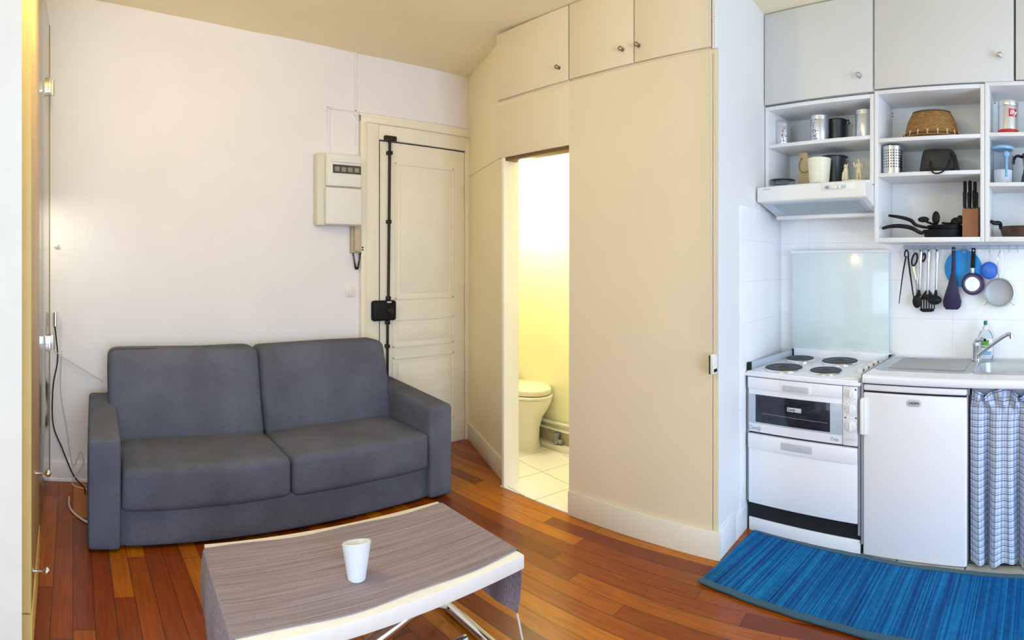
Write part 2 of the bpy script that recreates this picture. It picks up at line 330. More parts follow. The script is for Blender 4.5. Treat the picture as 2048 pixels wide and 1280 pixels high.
def smooth_path(pts, n=8):
    pts = [Vector(p) for p in pts]; out = []
    for i in range(len(pts) - 1):
        p0, p1, p2, p3 = pts[max(i - 1, 0)], pts[i], pts[i + 1], pts[min(i + 2, len(pts) - 1)]
        for k in range(n):
            t = k / n
            out.append(0.5 * ((2 * p1) + (p2 - p0) * t + (2 * p0 - 5 * p1 + 4 * p2 - p3) * t * t + (3 * p1 - p0 - 3 * p2 + p3) * t ** 3))
    out.append(pts[-1]); return out
def lathe(bm, prof, n=40, mat=None, uvs=None, closed=False):
    # prof: (radius, z) list; uv u = arc metres, v = z metres
    o = NB(); uvl = o.loops.layers.uv.new('UVMap'); rings = []
    for r, z in prof:
        rings.append([o.verts.new((r * cos(2 * pi * k / n), r * sin(2 * pi * k / n), z)) for k in range(n)] if r > 1e-6 else [o.verts.new((0, 0, z))])
    rm = max(p[0] for p in prof)
    for i in range(len(rings) - 1):
        a, b = rings[i], rings[i + 1]
        for k in range(n):
            k2 = (k + 1) % n
            if len(a) == 1 and len(b) == 1: continue
            if len(a) == 1: vs = (a[0], b[k2], b[k]); uv = ((k + .5, i), (k + 1, i + 1), (k, i + 1))
            elif len(b) == 1: vs = (a[k], a[k2], b[0]); uv = ((k, i), (k + 1, i), (k + .5, i + 1))
            else: vs = (a[k], a[k2], b[k2], b[k]); uv = ((k, i), (k + 1, i), (k + 1, i + 1), (k, i + 1))
            f = o.faces.new(vs)
            for lp, (uu, ii) in zip(f.loops, uv): lp[uvl].uv = (uu / n * 2 * pi * rm, prof[ii][1])
    bmesh.ops.recalc_face_normals(o, faces=o.faces)
    return add(bm, o, mat)
def sphere(bm, c, r, sc=(1, 1, 1), n=20):
    o = NB(); bmesh.ops.create_uvsphere(o, u_segments=n, v_segments=n // 2 + 2, radius=r)
    for v in o.verts: v.co = Vector(c) + Vector((v.co.x * sc[0], v.co.y * sc[1], v.co.z * sc[2]))
    return add(bm, o)
def softbox(bm, a, b, r, puff=(0, 0, 0), n=14, mat=None, wob=0.0, seed=0):
    # rounded upholstered block between corners a and b
    o = NB(); bmesh.ops.create_cube(o, size=2); bmesh.ops.subdivide_edges(o, edges=list(o.edges), cuts=n, use_grid_fill=True)
    h = Vector([(b[i] - a[i]) / 2 for i in range(3)]); c = Vector([(a[i] + b[i]) / 2 for i in range(3)])
    for v in o.verts:
        # concentrate vertices near the edges
        q = Vector([math.copysign(1 - (1 - abs(x)) ** 1.35, x) if abs(x) < 1 else x for x in v.co]); p = Vector([q[i] * h[i] for i in range(3)])
        inner = Vector([max(-h[i] + r, min(h[i] - r, p[i])) for i in range(3)]); d = p - inner
        if d.length > 1e-9: p = inner + d.normalized() * r
        for ax in range(3):
            if puff[ax]:
                o1, o2 = [k for k in range(3) if k != ax]
                f = max(0, 1 - (p[o1] / h[o1]) ** 2) * max(0, 1 - (p[o2] / h[o2]) ** 2)
                p[ax] += (puff[ax] * f ** 0.6) * (p[ax] / h[ax])
        if wob: p += Vector((noise.noise(p * 4 + Vector((seed, 0, 0))), noise.noise(p * 4 + Vector((0, seed, 9))), noise.noise(p * 4 + Vector((5, 5, seed))))) * wob
        v.co = c + p
    return add(bm, o, mat)
def plate(bm, pts, y0, y1, bev=0.0, seg=2):        # outline in X/Z, thickness along Y
    m = Matrix(((1, 0, 0, 0), (0, 0, 1, 0), (0, 1, 0, 0), (0, 0, 0, 1)))
    return prism(bm, pts, y0, y1, bev, m, seg)

TM = {}
def tag(o, label=None, cat=None, group=None, kind=None):
    if label: o['label'] = label
    if cat: o['category'] = cat
    if group: o['group'] = group
    if kind: o['kind'] = kind
    return o
def thing(name, label, cat, loc=(0, 0, 0), rotz=0.0, group=None):
    o = bpy.data.objects.new(name, None); o.empty_display_size = 0.1; COL.objects.link(o); o.location = loc; o.rotation_euler = (0, 0, rotz)
    TM[o.name] = Matrix.Translation(Vector(loc)) @ Matrix.Rotation(rotz, 4, 'Z')
    return tag(o, label, cat, group)
def obj(name, bm, mat, parent=None, world=True, angle=35, loc=None, rotz=0.0, label=None):
    me = bpy.data.meshes.new(name)
    if loc is not None:
        mt = Matrix.Translation(Vector(loc)) @ Matrix.Rotation(rotz, 4, 'Z')
        if world: bm.transform(mt.inverted())
    if parent is not None:
        if world: bm.transform(TM[parent.name].inverted())
    bm.to_mesh(me); bm.free(); me.validate()
    for p in me.polygons: p.use_smooth = True
    me.set_sharp_from_angle(angle=radians(angle))
    me.materials.append(M[mat])
    o = bpy.data.objects.new(name, me); COL.objects.link(o)
    if parent is not None: o.parent = parent; TM[o.name] = TM[parent.name]
    elif loc is not None: o.location = loc; o.rotation_euler = (0, 0, rotz); TM[o.name] = mt
    else: TM[o.name] = Matrix.Identity(4)
    if label: o['label'] = label
    return o
def struct(name, bm, mat, label=None, parent=None):
    o = obj(name, bm, mat, parent)
    if parent is None: tag(o, label, None, None, 'structure')
    return o
def text(name, s, size, mtx, mat, parent, shear=0.0, depth=0.0006, bold=0.0, spacing=1.0):
    c = bpy.data.curves.new(name, 'FONT'); c.body = s; c.size = size; c.extrude = depth; c.align_x = 'CENTER'; c.align_y = 'CENTER'; c.shear = shear; c.offset = bold; c.space_character = spacing
    t = bpy.data.objects.new('tmp_text', c); COL.objects.link(t); dg = bpy.context.evaluated_depsgraph_get()
    me = bpy.data.meshes.new_from_object(t.evaluated_get(dg)); bpy.data.objects.remove(t); bpy.data.curves.remove(c)
    b = NB(); b.from_mesh(me); bpy.data.meshes.remove(me); b.transform(mtx)
    return obj(name, b, mat, parent)
FRONT = lambda p, rz=0.0: Matrix.Translation(Vector(p)) @ Matrix.Rotation(rz, 4, 'Z') @ Matrix.Rotation(pi / 2, 4, 'X')   # text facing -Y

# ------------------------------------------------------------------ the setting
CS = Vector((-3.9, 2.27))                          # far corner where the sofa wall meets the short wall
SWA = radians(96.8); SD = Vector((cos(SWA), sin(SWA))) * -1     # along the sofa wall, towards the left of the picture
SN = Vector((-SD.y, SD.x))                         # into the room
if SN.x < 0: SN = -SN
def sw(s, z, n=0.0): p = CS + SD * s + SN * n; return Vector((p.x, p.y, z))
PA = radians(9.8); PD = Vector((cos(PA), sin(PA))); PN = Vector((sin(PA), -cos(PA))); P0 = Vector((-2.389, 2.042))
def pw(s, z, n=0.0): p = P0 + PD * s + PN * n; return Vector((p.x, p.y, z))     # partition wall: n towards the room
PM = Matrix.Translation((P0.x, P0.y, 0)) @ Matrix.Rotation(PA, 4, 'Z')          # local x = s, local y = behind the wall
SM = Matrix.Translation((CS.x, CS.y, 0)) @ Matrix.Rotation(atan2(SD.y, SD.x), 4, 'Z')   # local x = s (to the left), local y = into the room
CR = pw(0.93, 0)                                   # outer corner of the partition by the kitchen
RW = lambda Y: -1.465 - 0.17 * (Y - 2.205)         # kitchen side wall X at depth Y
KY = 3.15                                          # kitchen back wall

b = NB(); prism(b, [(-4.6, -2.5), (2.6, -2.5), (2.6, 3.5), (-4.6, 3.5)], -0.06, 0.0); struct('floor', b, 'planks')
b = NB(); prism(b, [tuple(pw(-0.56, 0, 0.0).xy), tuple(pw(0.011, 0, 0).xy), tuple(pw(0.011, 0, -0.12).xy), tuple(pw(0.58, 0, -0.12).xy), tuple(pw(0.58, 0, -0.76).xy), tuple(pw(-1.75, 0, -0.86).xy), tuple(pw(-1.75, 0, -0.69).xy), tuple(pw(-0.56, 0, -0.12).xy)], 0.0, 0.006); o = struct('floor_bathroom', b, 'floortile')
b = NB(); prism(b, [(-0.9, 2.40), (1.6, 2.40), (1.6, KY), (-0.9, KY)], 0.0, 0.004); struct('floor_kitchen', b, 'greytile')
# old, slightly uneven ceiling
b = NB(); nx, ny = 36, 30; gv = []
def ceil_z(x, y):
    s = (Vector((x, y)) - CS).dot(SD); d = max(0, (Vector((x, y)) - CS).dot(SN))
    pts = [(-9, 2.97), (0.4, 2.955), (1.0, 2.955), (1.8, 3.0), (2.3, 3.065), (2.8, 3.155), (3.16, 3.22), (9, 3.24)]
    for (a, za), (c, zc) in zip(pts, pts[1:]):
        if a <= s <= c: z = za + (zc - za) * (s - a) / (c - a); break
    k = max(0.0, 1 - d / 1.3); return 2.90 + (z - 2.90) * k
for i in range(nx + 1):
    gv.append([b.verts.new((-4.5 + 7.0 * i / nx, -2.4 + 5.8 * j / ny, ceil_z(-4.5 + 7.0 * i / nx, -2.4 + 5.8 * j / ny))) for j in range(ny + 1)])
for i in range(nx):
    for j in range(ny): b.faces.new((gv[i][j], gv[i][j + 1], gv[i + 1][j + 1], gv[i + 1][j]))
r = bmesh.ops.extrude_face_region(b, geom=list(b.faces)); bmesh.ops.translate(b, verts=[v for v in r['geom'] if isinstance(v, bmesh.types.BMVert)], vec=(0, 0, 0.12)); bmesh.ops.recalc_face_normals(b, faces=b.faces)
struct('ceiling', b, 'ceiling')
# sofa wall with the entrance door opening
b = NB(); box(b, (-0.1, -0.15, -0.02), (4.9, 0.0, 3.4), mat=SM); struct('wall_sofa', b, 'wall')
b = NB(); box(b, (1.02, 0.0, 0.02), (3.4, 0.014, 0.13), 0.004, SM); box(b, (1.02, 0.0, 0.0), (3.4, 0.018, 0.022), 0.003, SM); struct('baseboard_sofa', b, 'wall')
# short wall between door and bathroom
SE = pw(-0.55, 0, -0.05); sd = (SE.xy - CS).normalized(); SLEN = (SE.xy - CS).length; SSM = Matrix.Translation((CS.x, CS.y, 0)) @ Matrix.Rotation(atan2(sd.y, sd.x), 4, 'Z')
b = NB(); box(b, (-0.1, 0.0, -0.02), (SLEN, 0.06, 3.1), mat=SSM); struct('wall_short', b, 'shortwall')
b = NB(); box(b, (0.02, -0.014, 0.0), (SLEN - 0.03, 0.0, 0.14), 0.004, SSM); struct('baseboard_short', b, 'trim')
b = NB(); tube(b, [SSM @ Vector((0.03, -0.002, 2.14)), SSM @ Vector((SLEN - 0.15, -0.002, 2.14))], 0.0035, 6); struct('trim_1', b, 'trim')
# partition: right panel, lintel, strip under the cupboards, left jamb
b = NB(); box(b, (0.011, 0.0, 0.0), (0.905, 0.13, 2.44), 0.0, PM); box(b, (0.9, 0.0, 0.0), (0.93, 0.004, 2.44), 0.0, PM); box(b, (-0.585, 0.0, 2.105), (0.011, 0.13, 2.44), 0.003, PM); struct('wall_partition', b, 'partition')
b = NB(); box(b, (-0.585, 0.003, 2.44), (0.93, 0.0044, 2.464), 0, PM); box(b, (-0.585, 0.004, 2.44), (0.905, 0.13, 2.464), 0.001, PM); struct('trim_2', b, 'partition')
b = NB(); box(b, (-0.548, 0.0, 0.0), (-0.524, 0.135, 2.105), 0.003, PM); struct('trim_3', b, 'door')
b = NB(); box(b, (-0.524, 0.012, 2.085), (0.011, 0.10, 2.1045), 0.002, PM); struct('lintel_shade_strip', b, 'lintelshade')  # added dark strip, paints the shade on the lintel underside
b = NB(); box(b, (0.011, -0.014, 0.0), (0.945, 0.0, 0.138), 0.004, PM); struct('baseboard_partition', b, 'trim')
# kitchen side wall
c0 = pw(0.93, 0); A0, A1 = (c0.x, c0.y), (RW(KY + 0.1), KY + 0.1)
b = NB(); prism(b, [tuple(pw(0.93, 0, -0.0045).xy), A1, (A1[0] - 0.1, A1[1]), tuple(pw(0.906, 0, -0.14).xy), tuple(pw(0.906, 0, -0.0045).xy)], 0.0, 3.0); struct('wall_kitchen_side', b, 'wall_white')
wd = (Vector(A1) - Vector(A0)).normalized(); WM = Matrix.Translation((A0[0], A0[1], 0)) @ Matrix.Rotation(atan2(wd.y, wd.x), 4, 'Z')   # local x along wall, local -y into kitchen
b = NB(); box(b, (0.0, -0.012, 0.0), (0.20, 0.0, 0.14), 0.003, WM); box(b, (0.20, -0.012, 0.0), (0.36, 0.0, 0.125), 0.003, WM); struct('baseboard_kitchen_side', b, 'wall_white')
b = NB(); box(b, (0.265, -0.008, 0.0), (0.98, 0.0, 1.735), 0.002, WM); struct('trim_4', b, 'sidetile')
b = NB(); box(b, (-1.75, KY, 0), (2.5, KY + 0.12, 3.0)); struct('wall_kitchen_back', b, 'walltile')
# bathroom shell
bw = [pw(-1.75, 0, -0.86), pw(0.8, 0, -0.755)]
BD = (bw[1].xy - bw[0].xy).normalized(); BM = Matrix.Translation((bw[0].x, bw[0].y, 0)) @ Matrix.Rotation(atan2(BD.y, BD.x), 4, 'Z')
b = NB(); box(b, (-0.2, 0.0, 0.0), (2.35, 0.08, 2.5), mat=BM); struct('wall_bathroom_back', b, 'bath')
b = NB(); box(b, (-1.80, 0.1, 0.0), (-1.72, 0.95, 2.5), mat=PM); struct('wall_bathroom_left', b, 'bath')
b = NB(); box(b, (0.55, 0.135, 0.0), (0.6, 0.78, 2.3), mat=PM); struct('wall_bathroom_right', b, 'bath')
b = NB(); prism(b, [tuple(pw(-0.56, 0, -0.135).xy), tuple(pw(0.6, 0, -0.135).xy), tuple(pw(0.6, 0, -0.76).xy), tuple(pw(-1.72, 0, -0.85).xy), tuple(pw(-1.72, 0, -0.71).xy)], 2.22, 2.28); struct('ceiling_bathroom', b, 'bath')
# unseen side and rear of the room, with the windows that give the daylight
b = NB()
for (y0, y1, z0, z1) in ((-2.4, -0.40, 0, 3), (1.90, 3.3, 0, 3), (-0.40, 1.90, 0, 0.08), (-0.40, 1.90, 2.5, 3)): box(b, (2.4, y0, z0), (2.55, y1, z1))
struct('wall_right', b, 'wall_white')
b = NB()
for (x0, x1, z0, z1) in ((-4.6, -1.3, 0, 3.3), (0.5, 2.6, 0, 3.3), (-1.3, 0.5, 0, 0.3), (-1.3, 0.5, 2.5, 3.3)): box(b, (x0, -2.45, z0), (x1, -2.3, z1))
struct('wall_rear', b, 'wall_white')
b = NB()
for a, c in (((2.43, -0.40, 0.08), (2.48, -0.34, 2.5)), ((2.43, 1.84, 0.08), (2.48, 1.90, 2.5)), ((2.43, 0.72, 0.08), (2.48, 0.78, 2.5)), ((2.43, -0.4, 0.08), (2.48, 1.9, 0.14)), ((2.43, -0.4, 2.44), (2.48, 1.9, 2.5))): box(b, a, c, 0.004)
struct('window_1', b, 'wall_white')
b = NB()
for a, c in (((-1.3, -2.4, 0.3), (-1.24, -2.35, 2.5)), ((0.44, -2.4, 0.3), (0.5, -2.35, 2.5)), ((-0.43, -2.4, 0.3), (-0.37, -2.35, 2.5)), ((-1.3, -2.4, 0.3), (0.5, -2.35, 0.36)), ((-1.3, -2.4, 2.44), (0.5, -2.35, 2.5))): box(b, a, c, 0.004)
struct('window_2', b, 'wall_white')
# white wall end at the left edge of the picture
b = NB(); prism(b, [(-1.632, -0.478), (-1.61, -2.3), (-1.70, -2.3), (-1.76, -0.56)], 0.0, 3.3); struct('wall_left', b, 'pier')

# entrance door on the sofa wall: architrave, leaf, lock
b = NB()
box(b, (0.835, 0.0, 0.0), (0.985, 0.022, 2.50), 0.004, SM); box(b, (-0.012, 0.0, 0.0), (0.045, 0.022, 2.50), 0.004, SM); box(b, (0.046, 0.0, 2.345), (0.834, 0.0215, 2.455), 0.004, SM)
box(b, (0.945, 0.0, 0.0), (0.99, 0.038, 2.505), 0.006, SM); box(b, (-0.012, 0.0, 2.455), (0.99, 0.04, 2.505), 0.006, SM); box(b, (-0.012, 0.0, 2.505), (1.0, 0.028, 2.522), 0.004, SM)
struct('trim_5', b, 'door')
b = NB(); box(b, (0.05, 0.0, 0.012), (0.83, 0.012, 2.335), 0.002, SM); DR = struct('door_1', b, 'door')
b = NB()
def panel(s0, s1, z0, z1):
    for (a0, a1, c0_, c1_) in ((s0, s1, z0, z0 + 0.018), (s0, s1, z1 - 0.018, z1), (s0, s0 + 0.018, z0, z1), (s1 - 0.018, s1, z0, z1)): box(b, (a0, 0.012, c0_), (a1, 0.019, c1_), 0.004, SM)
    box(b, (s0 + 0.05, 0.012, z0 + 0.05), (s1 - 0.05, 0.016, z1 - 0.05), 0.003, SM)
panel(0.16, 0.70, 1.16, 2.19); panel(0.16, 0.72, 0.80, 1.02); panel(0.16, 0.72, 0.20, 0.73)
o = obj('panel_moulding', b, 'door', DR)
b = NB(); box(b, (0.05, 0.0115, 2.3345), (0.83, 0.0135, 2.341), 0, SM); obj('head_gap', b, 'blackgap', DR)
b = NB(); box(b, (0.830, 0.0, 0.012), (0.836, 0.0225, 2.335), 0, SM); obj('side_gap', b, 'brownpan', DR)  # dark strip in place of the shade in the gap beside the leaf
for z in (1.18, 2.02, 0.42):
    b = NB(); tube(b, [SM @ Vector((0.047, 0.024, z - 0.045)), SM @ Vector((0.047, 0.024, z + 0.045))], 0.007, 10); obj('hinge', b, 'door', DR)
b = NB(); box(b, (0.707, 0.012, 1.01), (0.905, 0.062, 1.16), 0.02, SM, 3)
t = thing('door_lock', 'black surface lock box with vertical bolt rod on the ivory door', 'door lock', sw(0.8, 1.08, 0.0))
obj('lock_case', b, 'black', t)
b = NB(); lathe(b, [(0, 0), (0.024, 0), (0.024, 0.012), (0.016, 0.018), (0, 0.018)], 24, SM @ Matrix.Translation((0.765, 0.062, 1.085)) @ Matrix.Rotation(-pi / 2, 4, 'X')); obj('cylinder', b, 'darkmetal', t)
b = NB(); box(b, (0.755, 0.062, 1.142), (0.79, 0.0635, 1.154), 0, SM); obj('badge', b, 'lightgrey', t)
b = NB(); tube(b, [SM @ Vector((0.764, 0.034, 1.15)), SM @ Vector((0.752, 0.034, 2.36))], 0.0105, 12); tube(b, [SM @ Vector((0.77, 0.034, 1.01)), SM @ Vector((0.775, 0.034, 0.10))], 0.0095, 12); obj('bolt_rod', b, 'darkmetal', t)
for (s, z, w) in ((0.76, 1.74, 0.016), (0.754, 2.25, 0.02), (0.772, 0.82, 0.015), (0.764, 1.175, 0.015), (0.77, 0.995, 0.015)):
    b = NB(); box(b, (s - w, 0.012, z - 0.014), (s + w, 0.048, z + 0.014), 0.004, SM); obj('rod_guide', b, 'darkmetal', t)
b = NB(); box(b, (0.70, 0.022, 2.335), (0.80, 0.05, 2.375), 0.005, SM); obj('keeper', b, 'darkmetal', t)

# cable trunking beside the door
b = NB(); box(b, (1.012, 0.0, 2.50), (1.03, 0.012, 2.96), 0.002, SM); box(b, (1.225, 0.0, 2.20), (1.242, 0.012, 2.54), 0.002, SM); box(b, (0.0, 0.0, 2.527), (1.242, 0.012, 2.543), 0.002, SM); box(b, (1.0, 0, 1.80), (1.018, 0.012, 2.53), 0.002, SM)
tag(obj('cable_trunking', b, 'wall', loc=sw(1.1, 2.2)), 'thin cream cable trunking running around the entrance door frame', 'trunking')

# fuse box, intercom, switch
t = thing('fuse_box', 'cream two-part fuse box high on the wall beside the door', 'fuse box', sw(1.17, 1.69))
b = NB(); box(b, (1.02, 0.0, 1.695), (1.345, 0.075, 2.195), 0.008, SM); obj('back_case', b, 'ivory', t)
b = NB(); box(b, (1.022, 0.07, 1.965), (1.29, 0.115, 2.192), 0.012, SM, 3); box(b, (1.022, 0.10, 2.13), (1.26, 0.125, 2.155), 0.008, SM); UC = obj('upper_cover', b, 'plastic', t)
b = NB(); box(b, (1.03, 0.112, 2.055), (1.245, 0.118, 2.115), 0.003, SM); obj('window', b, 'glass', UC); b = NB(); box(b, (1.03, 0.108, 2.055), (1.245, 0.1165, 2.115), 0, SM); obj('window_recess', b, 'recess', UC)
for k in range(4):
    b = NB(); box(b, (1.045 + k * 0.05, 0.112, 2.068), (1.08 + k * 0.05, 0.1195, 2.10), 0.002, SM); obj('breaker', b, 'breaker', UC)
b = NB(); box(b, (1.022, 0.07, 1.70), (1.295, 0.12, 1.955), 0.01, SM, 3); obj('lower_cover', b, 'plastic', t)
b = NB(); box(b, (1.0, 0.0, 1.74), (1.03, 0.02, 1.80), 0.003, SM); obj('cable_clip', b, 'plastic', t)
t = thing('intercom_handset', 'beige intercom handset with black coiled cord below the fuse box', 'intercom', sw(1.0, 1.5))
b = NB(); box(b, (0.965, 0.0, 1.505), (1.065, 0.035, 1.72), 0.008, SM, 3); obj('base', b, 'beige', t)
b = NB(); box(b, (1.0, 0.035, 1.515), (1.052, 0.065, 1.71), 0.010, SM, 3); obj('handset', b, 'beige', t)
b = NB(); box(b, (0.972, 0.035, 1.525), (0.985, 0.039, 1.535), 0, SM); box(b, (0.972, 0.035, 1.542), (0.985, 0.039, 1.552), 0, SM); obj('button', b, 'black', t)
b = NB(); pts = []
for k in range(90):
    u = k / 89; zz = 1.505 - 0.115 * sin(pi * min(1, u * 1.05)); pts.append(SM @ Vector((1.05 - 0.06 * u + 0.006 * cos(k * 1.6), 0.03 + 0.006 * sin(k * 1.6), zz)))
tube(b, pts, 0.0035, 6); obj('coiled_cord', b, 'black', t)
t = thing('light_switch', 'small white light switch on the wall beside the door frame', 'switch', sw(1.06, 1.2))
b = NB(); box(b, (1.02, 0.0, 1.19), (1.10, 0.01, 1.265), 0.003, SM); obj('plate', b, 'plastic', t)
b = NB(); box(b, (1.04, 0.01, 1.205), (1.08, 0.015, 1.25), 0.003, SM); obj('rocker', b, 'plastic', t)

# ------------------------------------------------------------------ cupboards above the bathroom door
def knob(bm, m, r=0.013, stem=0.018):
    lathe(bm, [(0, 0), (r * 0.85, 0), (r * 0.85, 0.003), (r * 0.4, 0.005), (r * 0.38, stem - 0.004), (r * 0.8, stem), (r, stem + r * 0.5), (r * 0.85, stem + r), (r * 0.4, stem + r * 1.3), (0, stem + r * 1.35)], 24, m)
OUT = lambda p, a: Matrix.Translation(Vector(p)) @ Matrix.Rotation(a, 4, 'Z') @ Matrix.Rotation(pi / 2, 4, 'X')
def over_cup(s0, s1, splits, kn, label):
    t = thing('overhead_cupboard', label, 'cupboard', pw((s0 + s1) / 2, 2.465), PA, 'cupboards above the bathroom doorway')
    b = NB(); box(b, (s0 + 0.002, 0.006, 2.466), (s1 - 0.002, 0.13, 2.898), 0.002, PM); obj('body', b, 'partition', t)
    for (a, c), ks in zip(splits, kn):
        b = NB(); box(b, (a + 0.003, -0.012, 2.474), (c - 0.003, 0.006, 2.896), 0.002, PM); d = obj('door', b, 'partition', t)
        b = NB(); knob(b, OUT(pw(ks, 2.555, 0.012), PA)); obj('knob', b, 'brass', d)
over_cup(-0.585, 0.017, [(-0.585, 0.017)], [-0.053], 'cream overhead cupboard with one door above the bathroom doorway')
over_cup(0.019, 0.90, [(0.019, 0.457), (0.457, 0.90)], [0.387, 0.487], 'cream overhead cupboard with two doors and paired knobs near the kitchen')
b = NB(); box(b, (0.903, -0.010, 2.464), (0.93, 0.004, 2.898), 0.001, PM); struct('trim_6', b, 'wall_white')  # cupboard edge trim, its white stands for daylight on the side
# roller blind chain
t = thing('blind_chain', 'thin white beaded blind chain hanging at the partition corner', 'blind chain', pw(0.925, 0.94, 0.03))
b = NB()
for ds in (-0.012, 0.018):
    p0, p1 = pw(0.905 + ds, 2.88, 0.035), pw(0.925 + ds * 0.8, 0.99, 0.035); tube(b, [p0, p1], 0.0013, 5)
    n = 150
    for k in range(n):
        o = NB(); bmesh.ops.create_icosphere(o, subdivisions=1, radius=0.0032); bmesh.ops.translate(o, verts=o.verts, vec=p0.lerp(p1, k / (n - 1))); add(b, o)
obj('bead_loop', b, 'lightgrey', t)
b = NB(); q = pw(0.918, 0.97, 0.025); box(b, (q.x - 0.011, q.y - 0.02, 0.90), (q.x + 0.011, q.y + 0.02, 0.995), 0.004); obj('tensioner', b, 'plastic', t)
b = NB(); box(b, (q.x + 0.0105, q.y - 0.015, 0.91), (q.x + 0.0135, q.y + 0.01, 0.925), 0); box(b, (q.x - 0.0125, q.y - 0.022, 0.90), (q.x - 0.006, q.y - 0.019, 0.99), 0); obj('clip', b, 'black', t)

# ------------------------------------------------------------------ bathroom things
t = thing('toilet', 'white ceramic toilet with closed lid seen through the doorway', 'toilet', (-3.56, 2.525, 0.006), PA)
b = NB(); secs = [(0.0, 0.23, 0.125, 0.0), (0.05, 0.22, 0.115, 0.0), (0.16, 0.21, 0.11, 0.015), (0.24, 0.215, 0.125, 0.035), (0.31, 0.235, 0.155, 0.06), (0.37, 0.255, 0.17, 0.07), (0.395, 0.255, 0.17, 0.07)]
o = NB(); rings = []
for z, a, w, cx in secs: rings.append([o.verts.new((cx - 0.02 + a * math.copysign(abs(cos(q)) ** 0.85, cos(q)), w * math.copysign(abs(sin(q)) ** 0.85, sin(q)), z)) for q in [2 * pi * k / 36 for k in range(36)]])
for r0, r1 in zip(rings, rings[1:]):
    for k in range(36): o.faces.new((r0[k], r0[(k + 1) % 36], r1[(k + 1) % 36], r1[k]))
o.faces.new(rings[-1]); o.faces.new(rings[0][::-1]); add(b, o); obj('bowl', b, 'toilet', t, world=False, angle=60)
for nmn, z0, z1, e in (('seat', 0.397, 0.420, 0.010), ('lid', 0.424, 0.475, 0.0)):
    b = NB(); prism(b, [(0.05 + (0.262 + e) * math.copysign(abs(cos(q)) ** 0.9, cos(q)), (0.174 + e) * sin(q)) for q in [2 * pi * k / 40 for k in range(40)]], z0, z1, 0.020 if nmn == 'lid' else 0.009, seg=4); obj(nmn, b, 'toilet', t, world=False, angle=60)
b = NB(); box(b, (-0.42, -0.14, 0.36), (-0.24, 0.14, 0.78), 0.02, seg=3); obj('cistern', b, 'toilet', t, world=False)
b = NB(); box(b, (-0.3, -0.1, 0.0), (-0.1, 0.1, 0.38), 0.02); obj('pedestal', b, 'toilet', t, world=False)
b = NB(); box(b, (0.02, -0.108, 0.17), (0.08, -0.098, 0.176)); obj('fixing_slot', b, 'brass', t, world=False)
t = thing('pipe_run', 'low white pipes with grey valve along the bathroom wall behind the toilet', 'pipes', BM @ Vector((1.1, -0.04, 0.01)))
b = NB(); tube(b, [BM @ Vector((0.66, -0.03, 0.20)), BM @ Vector((1.9, -0.03, 0.20))], 0.012, 12); tube(b, [BM @ Vector((0.66, -0.03, 0.15)), BM @ Vector((1.9, -0.03, 0.15))], 0.010, 12); obj('pipe', b, 'plastic', t)
b = NB(); box(b, (0.66, -0.012, 0.045), (1.9, 0.0, 0.145), 0, BM); obj('backing_board', b, 'beige', t)
b = NB(); box(b, (0.66, -0.07, 0.006), (1.9, 0.0, 0.045), 0.008, BM); obj('ledge', b, 'plastic', t)
for s, r in ((1.0, 0.022), (1.22, 0.028)):
    b = NB(); tube(b, [BM @ Vector((s, -0.045, 0.05)), BM @ Vector((s, -0.045, 0.115))], r, 14); tube(b, [BM @ Vector((s - 0.03, -0.045, 0.07)), BM @ Vector((s + 0.06, -0.045, 0.07))], r * 0.7, 12); tube(b, [BM @ Vector((s, -0.045, 0.115)), BM @ Vector((s, -0.045, 0.13))], r * 1.25, 14); obj('valve', b, 'grey', t)
t = thing('ceiling_lamp', 'round flush lamp glowing warm on the low bathroom ceiling', 'lamp', tuple(pw(-0.9, 2.22, -0.55)))
b = NB(); lathe(b, [(0, 0), (0.12, 0), (0.12, -0.02), (0.1, -0.025), (0, -0.025)], 32); obj('base', b, 'plastic', t, world=False)
M['lampglow'] = emit('warm_lamp_diffuser', (1.0, 0.86, 0.55), 9.0)
b = NB(); lathe(b, [(0.1, -0.026), (0.098, -0.045), (0.07, -0.062), (0.03, -0.07), (0, -0.071)], 32); obj('diffuser', b, 'lampglow', t, world=False)
pl = pw(-0.9, 2.10, -0.55); light('bathroom_lamp_light', 'POINT', pl, 26, (1.0, 0.96, 0.84), shadow_soft_size=0.07)

# ------------------------------------------------------------------ wooden cupboard at the left edge
LA = radians(12.15); LO = Vector((-1.87, -0.514)); LM = Matrix.Translation((LO.x, LO.y, 0)) @ Matrix.Rotation(LA + pi, 4, 'Z')   # local x = away along the front, local -y... front faces +Y world
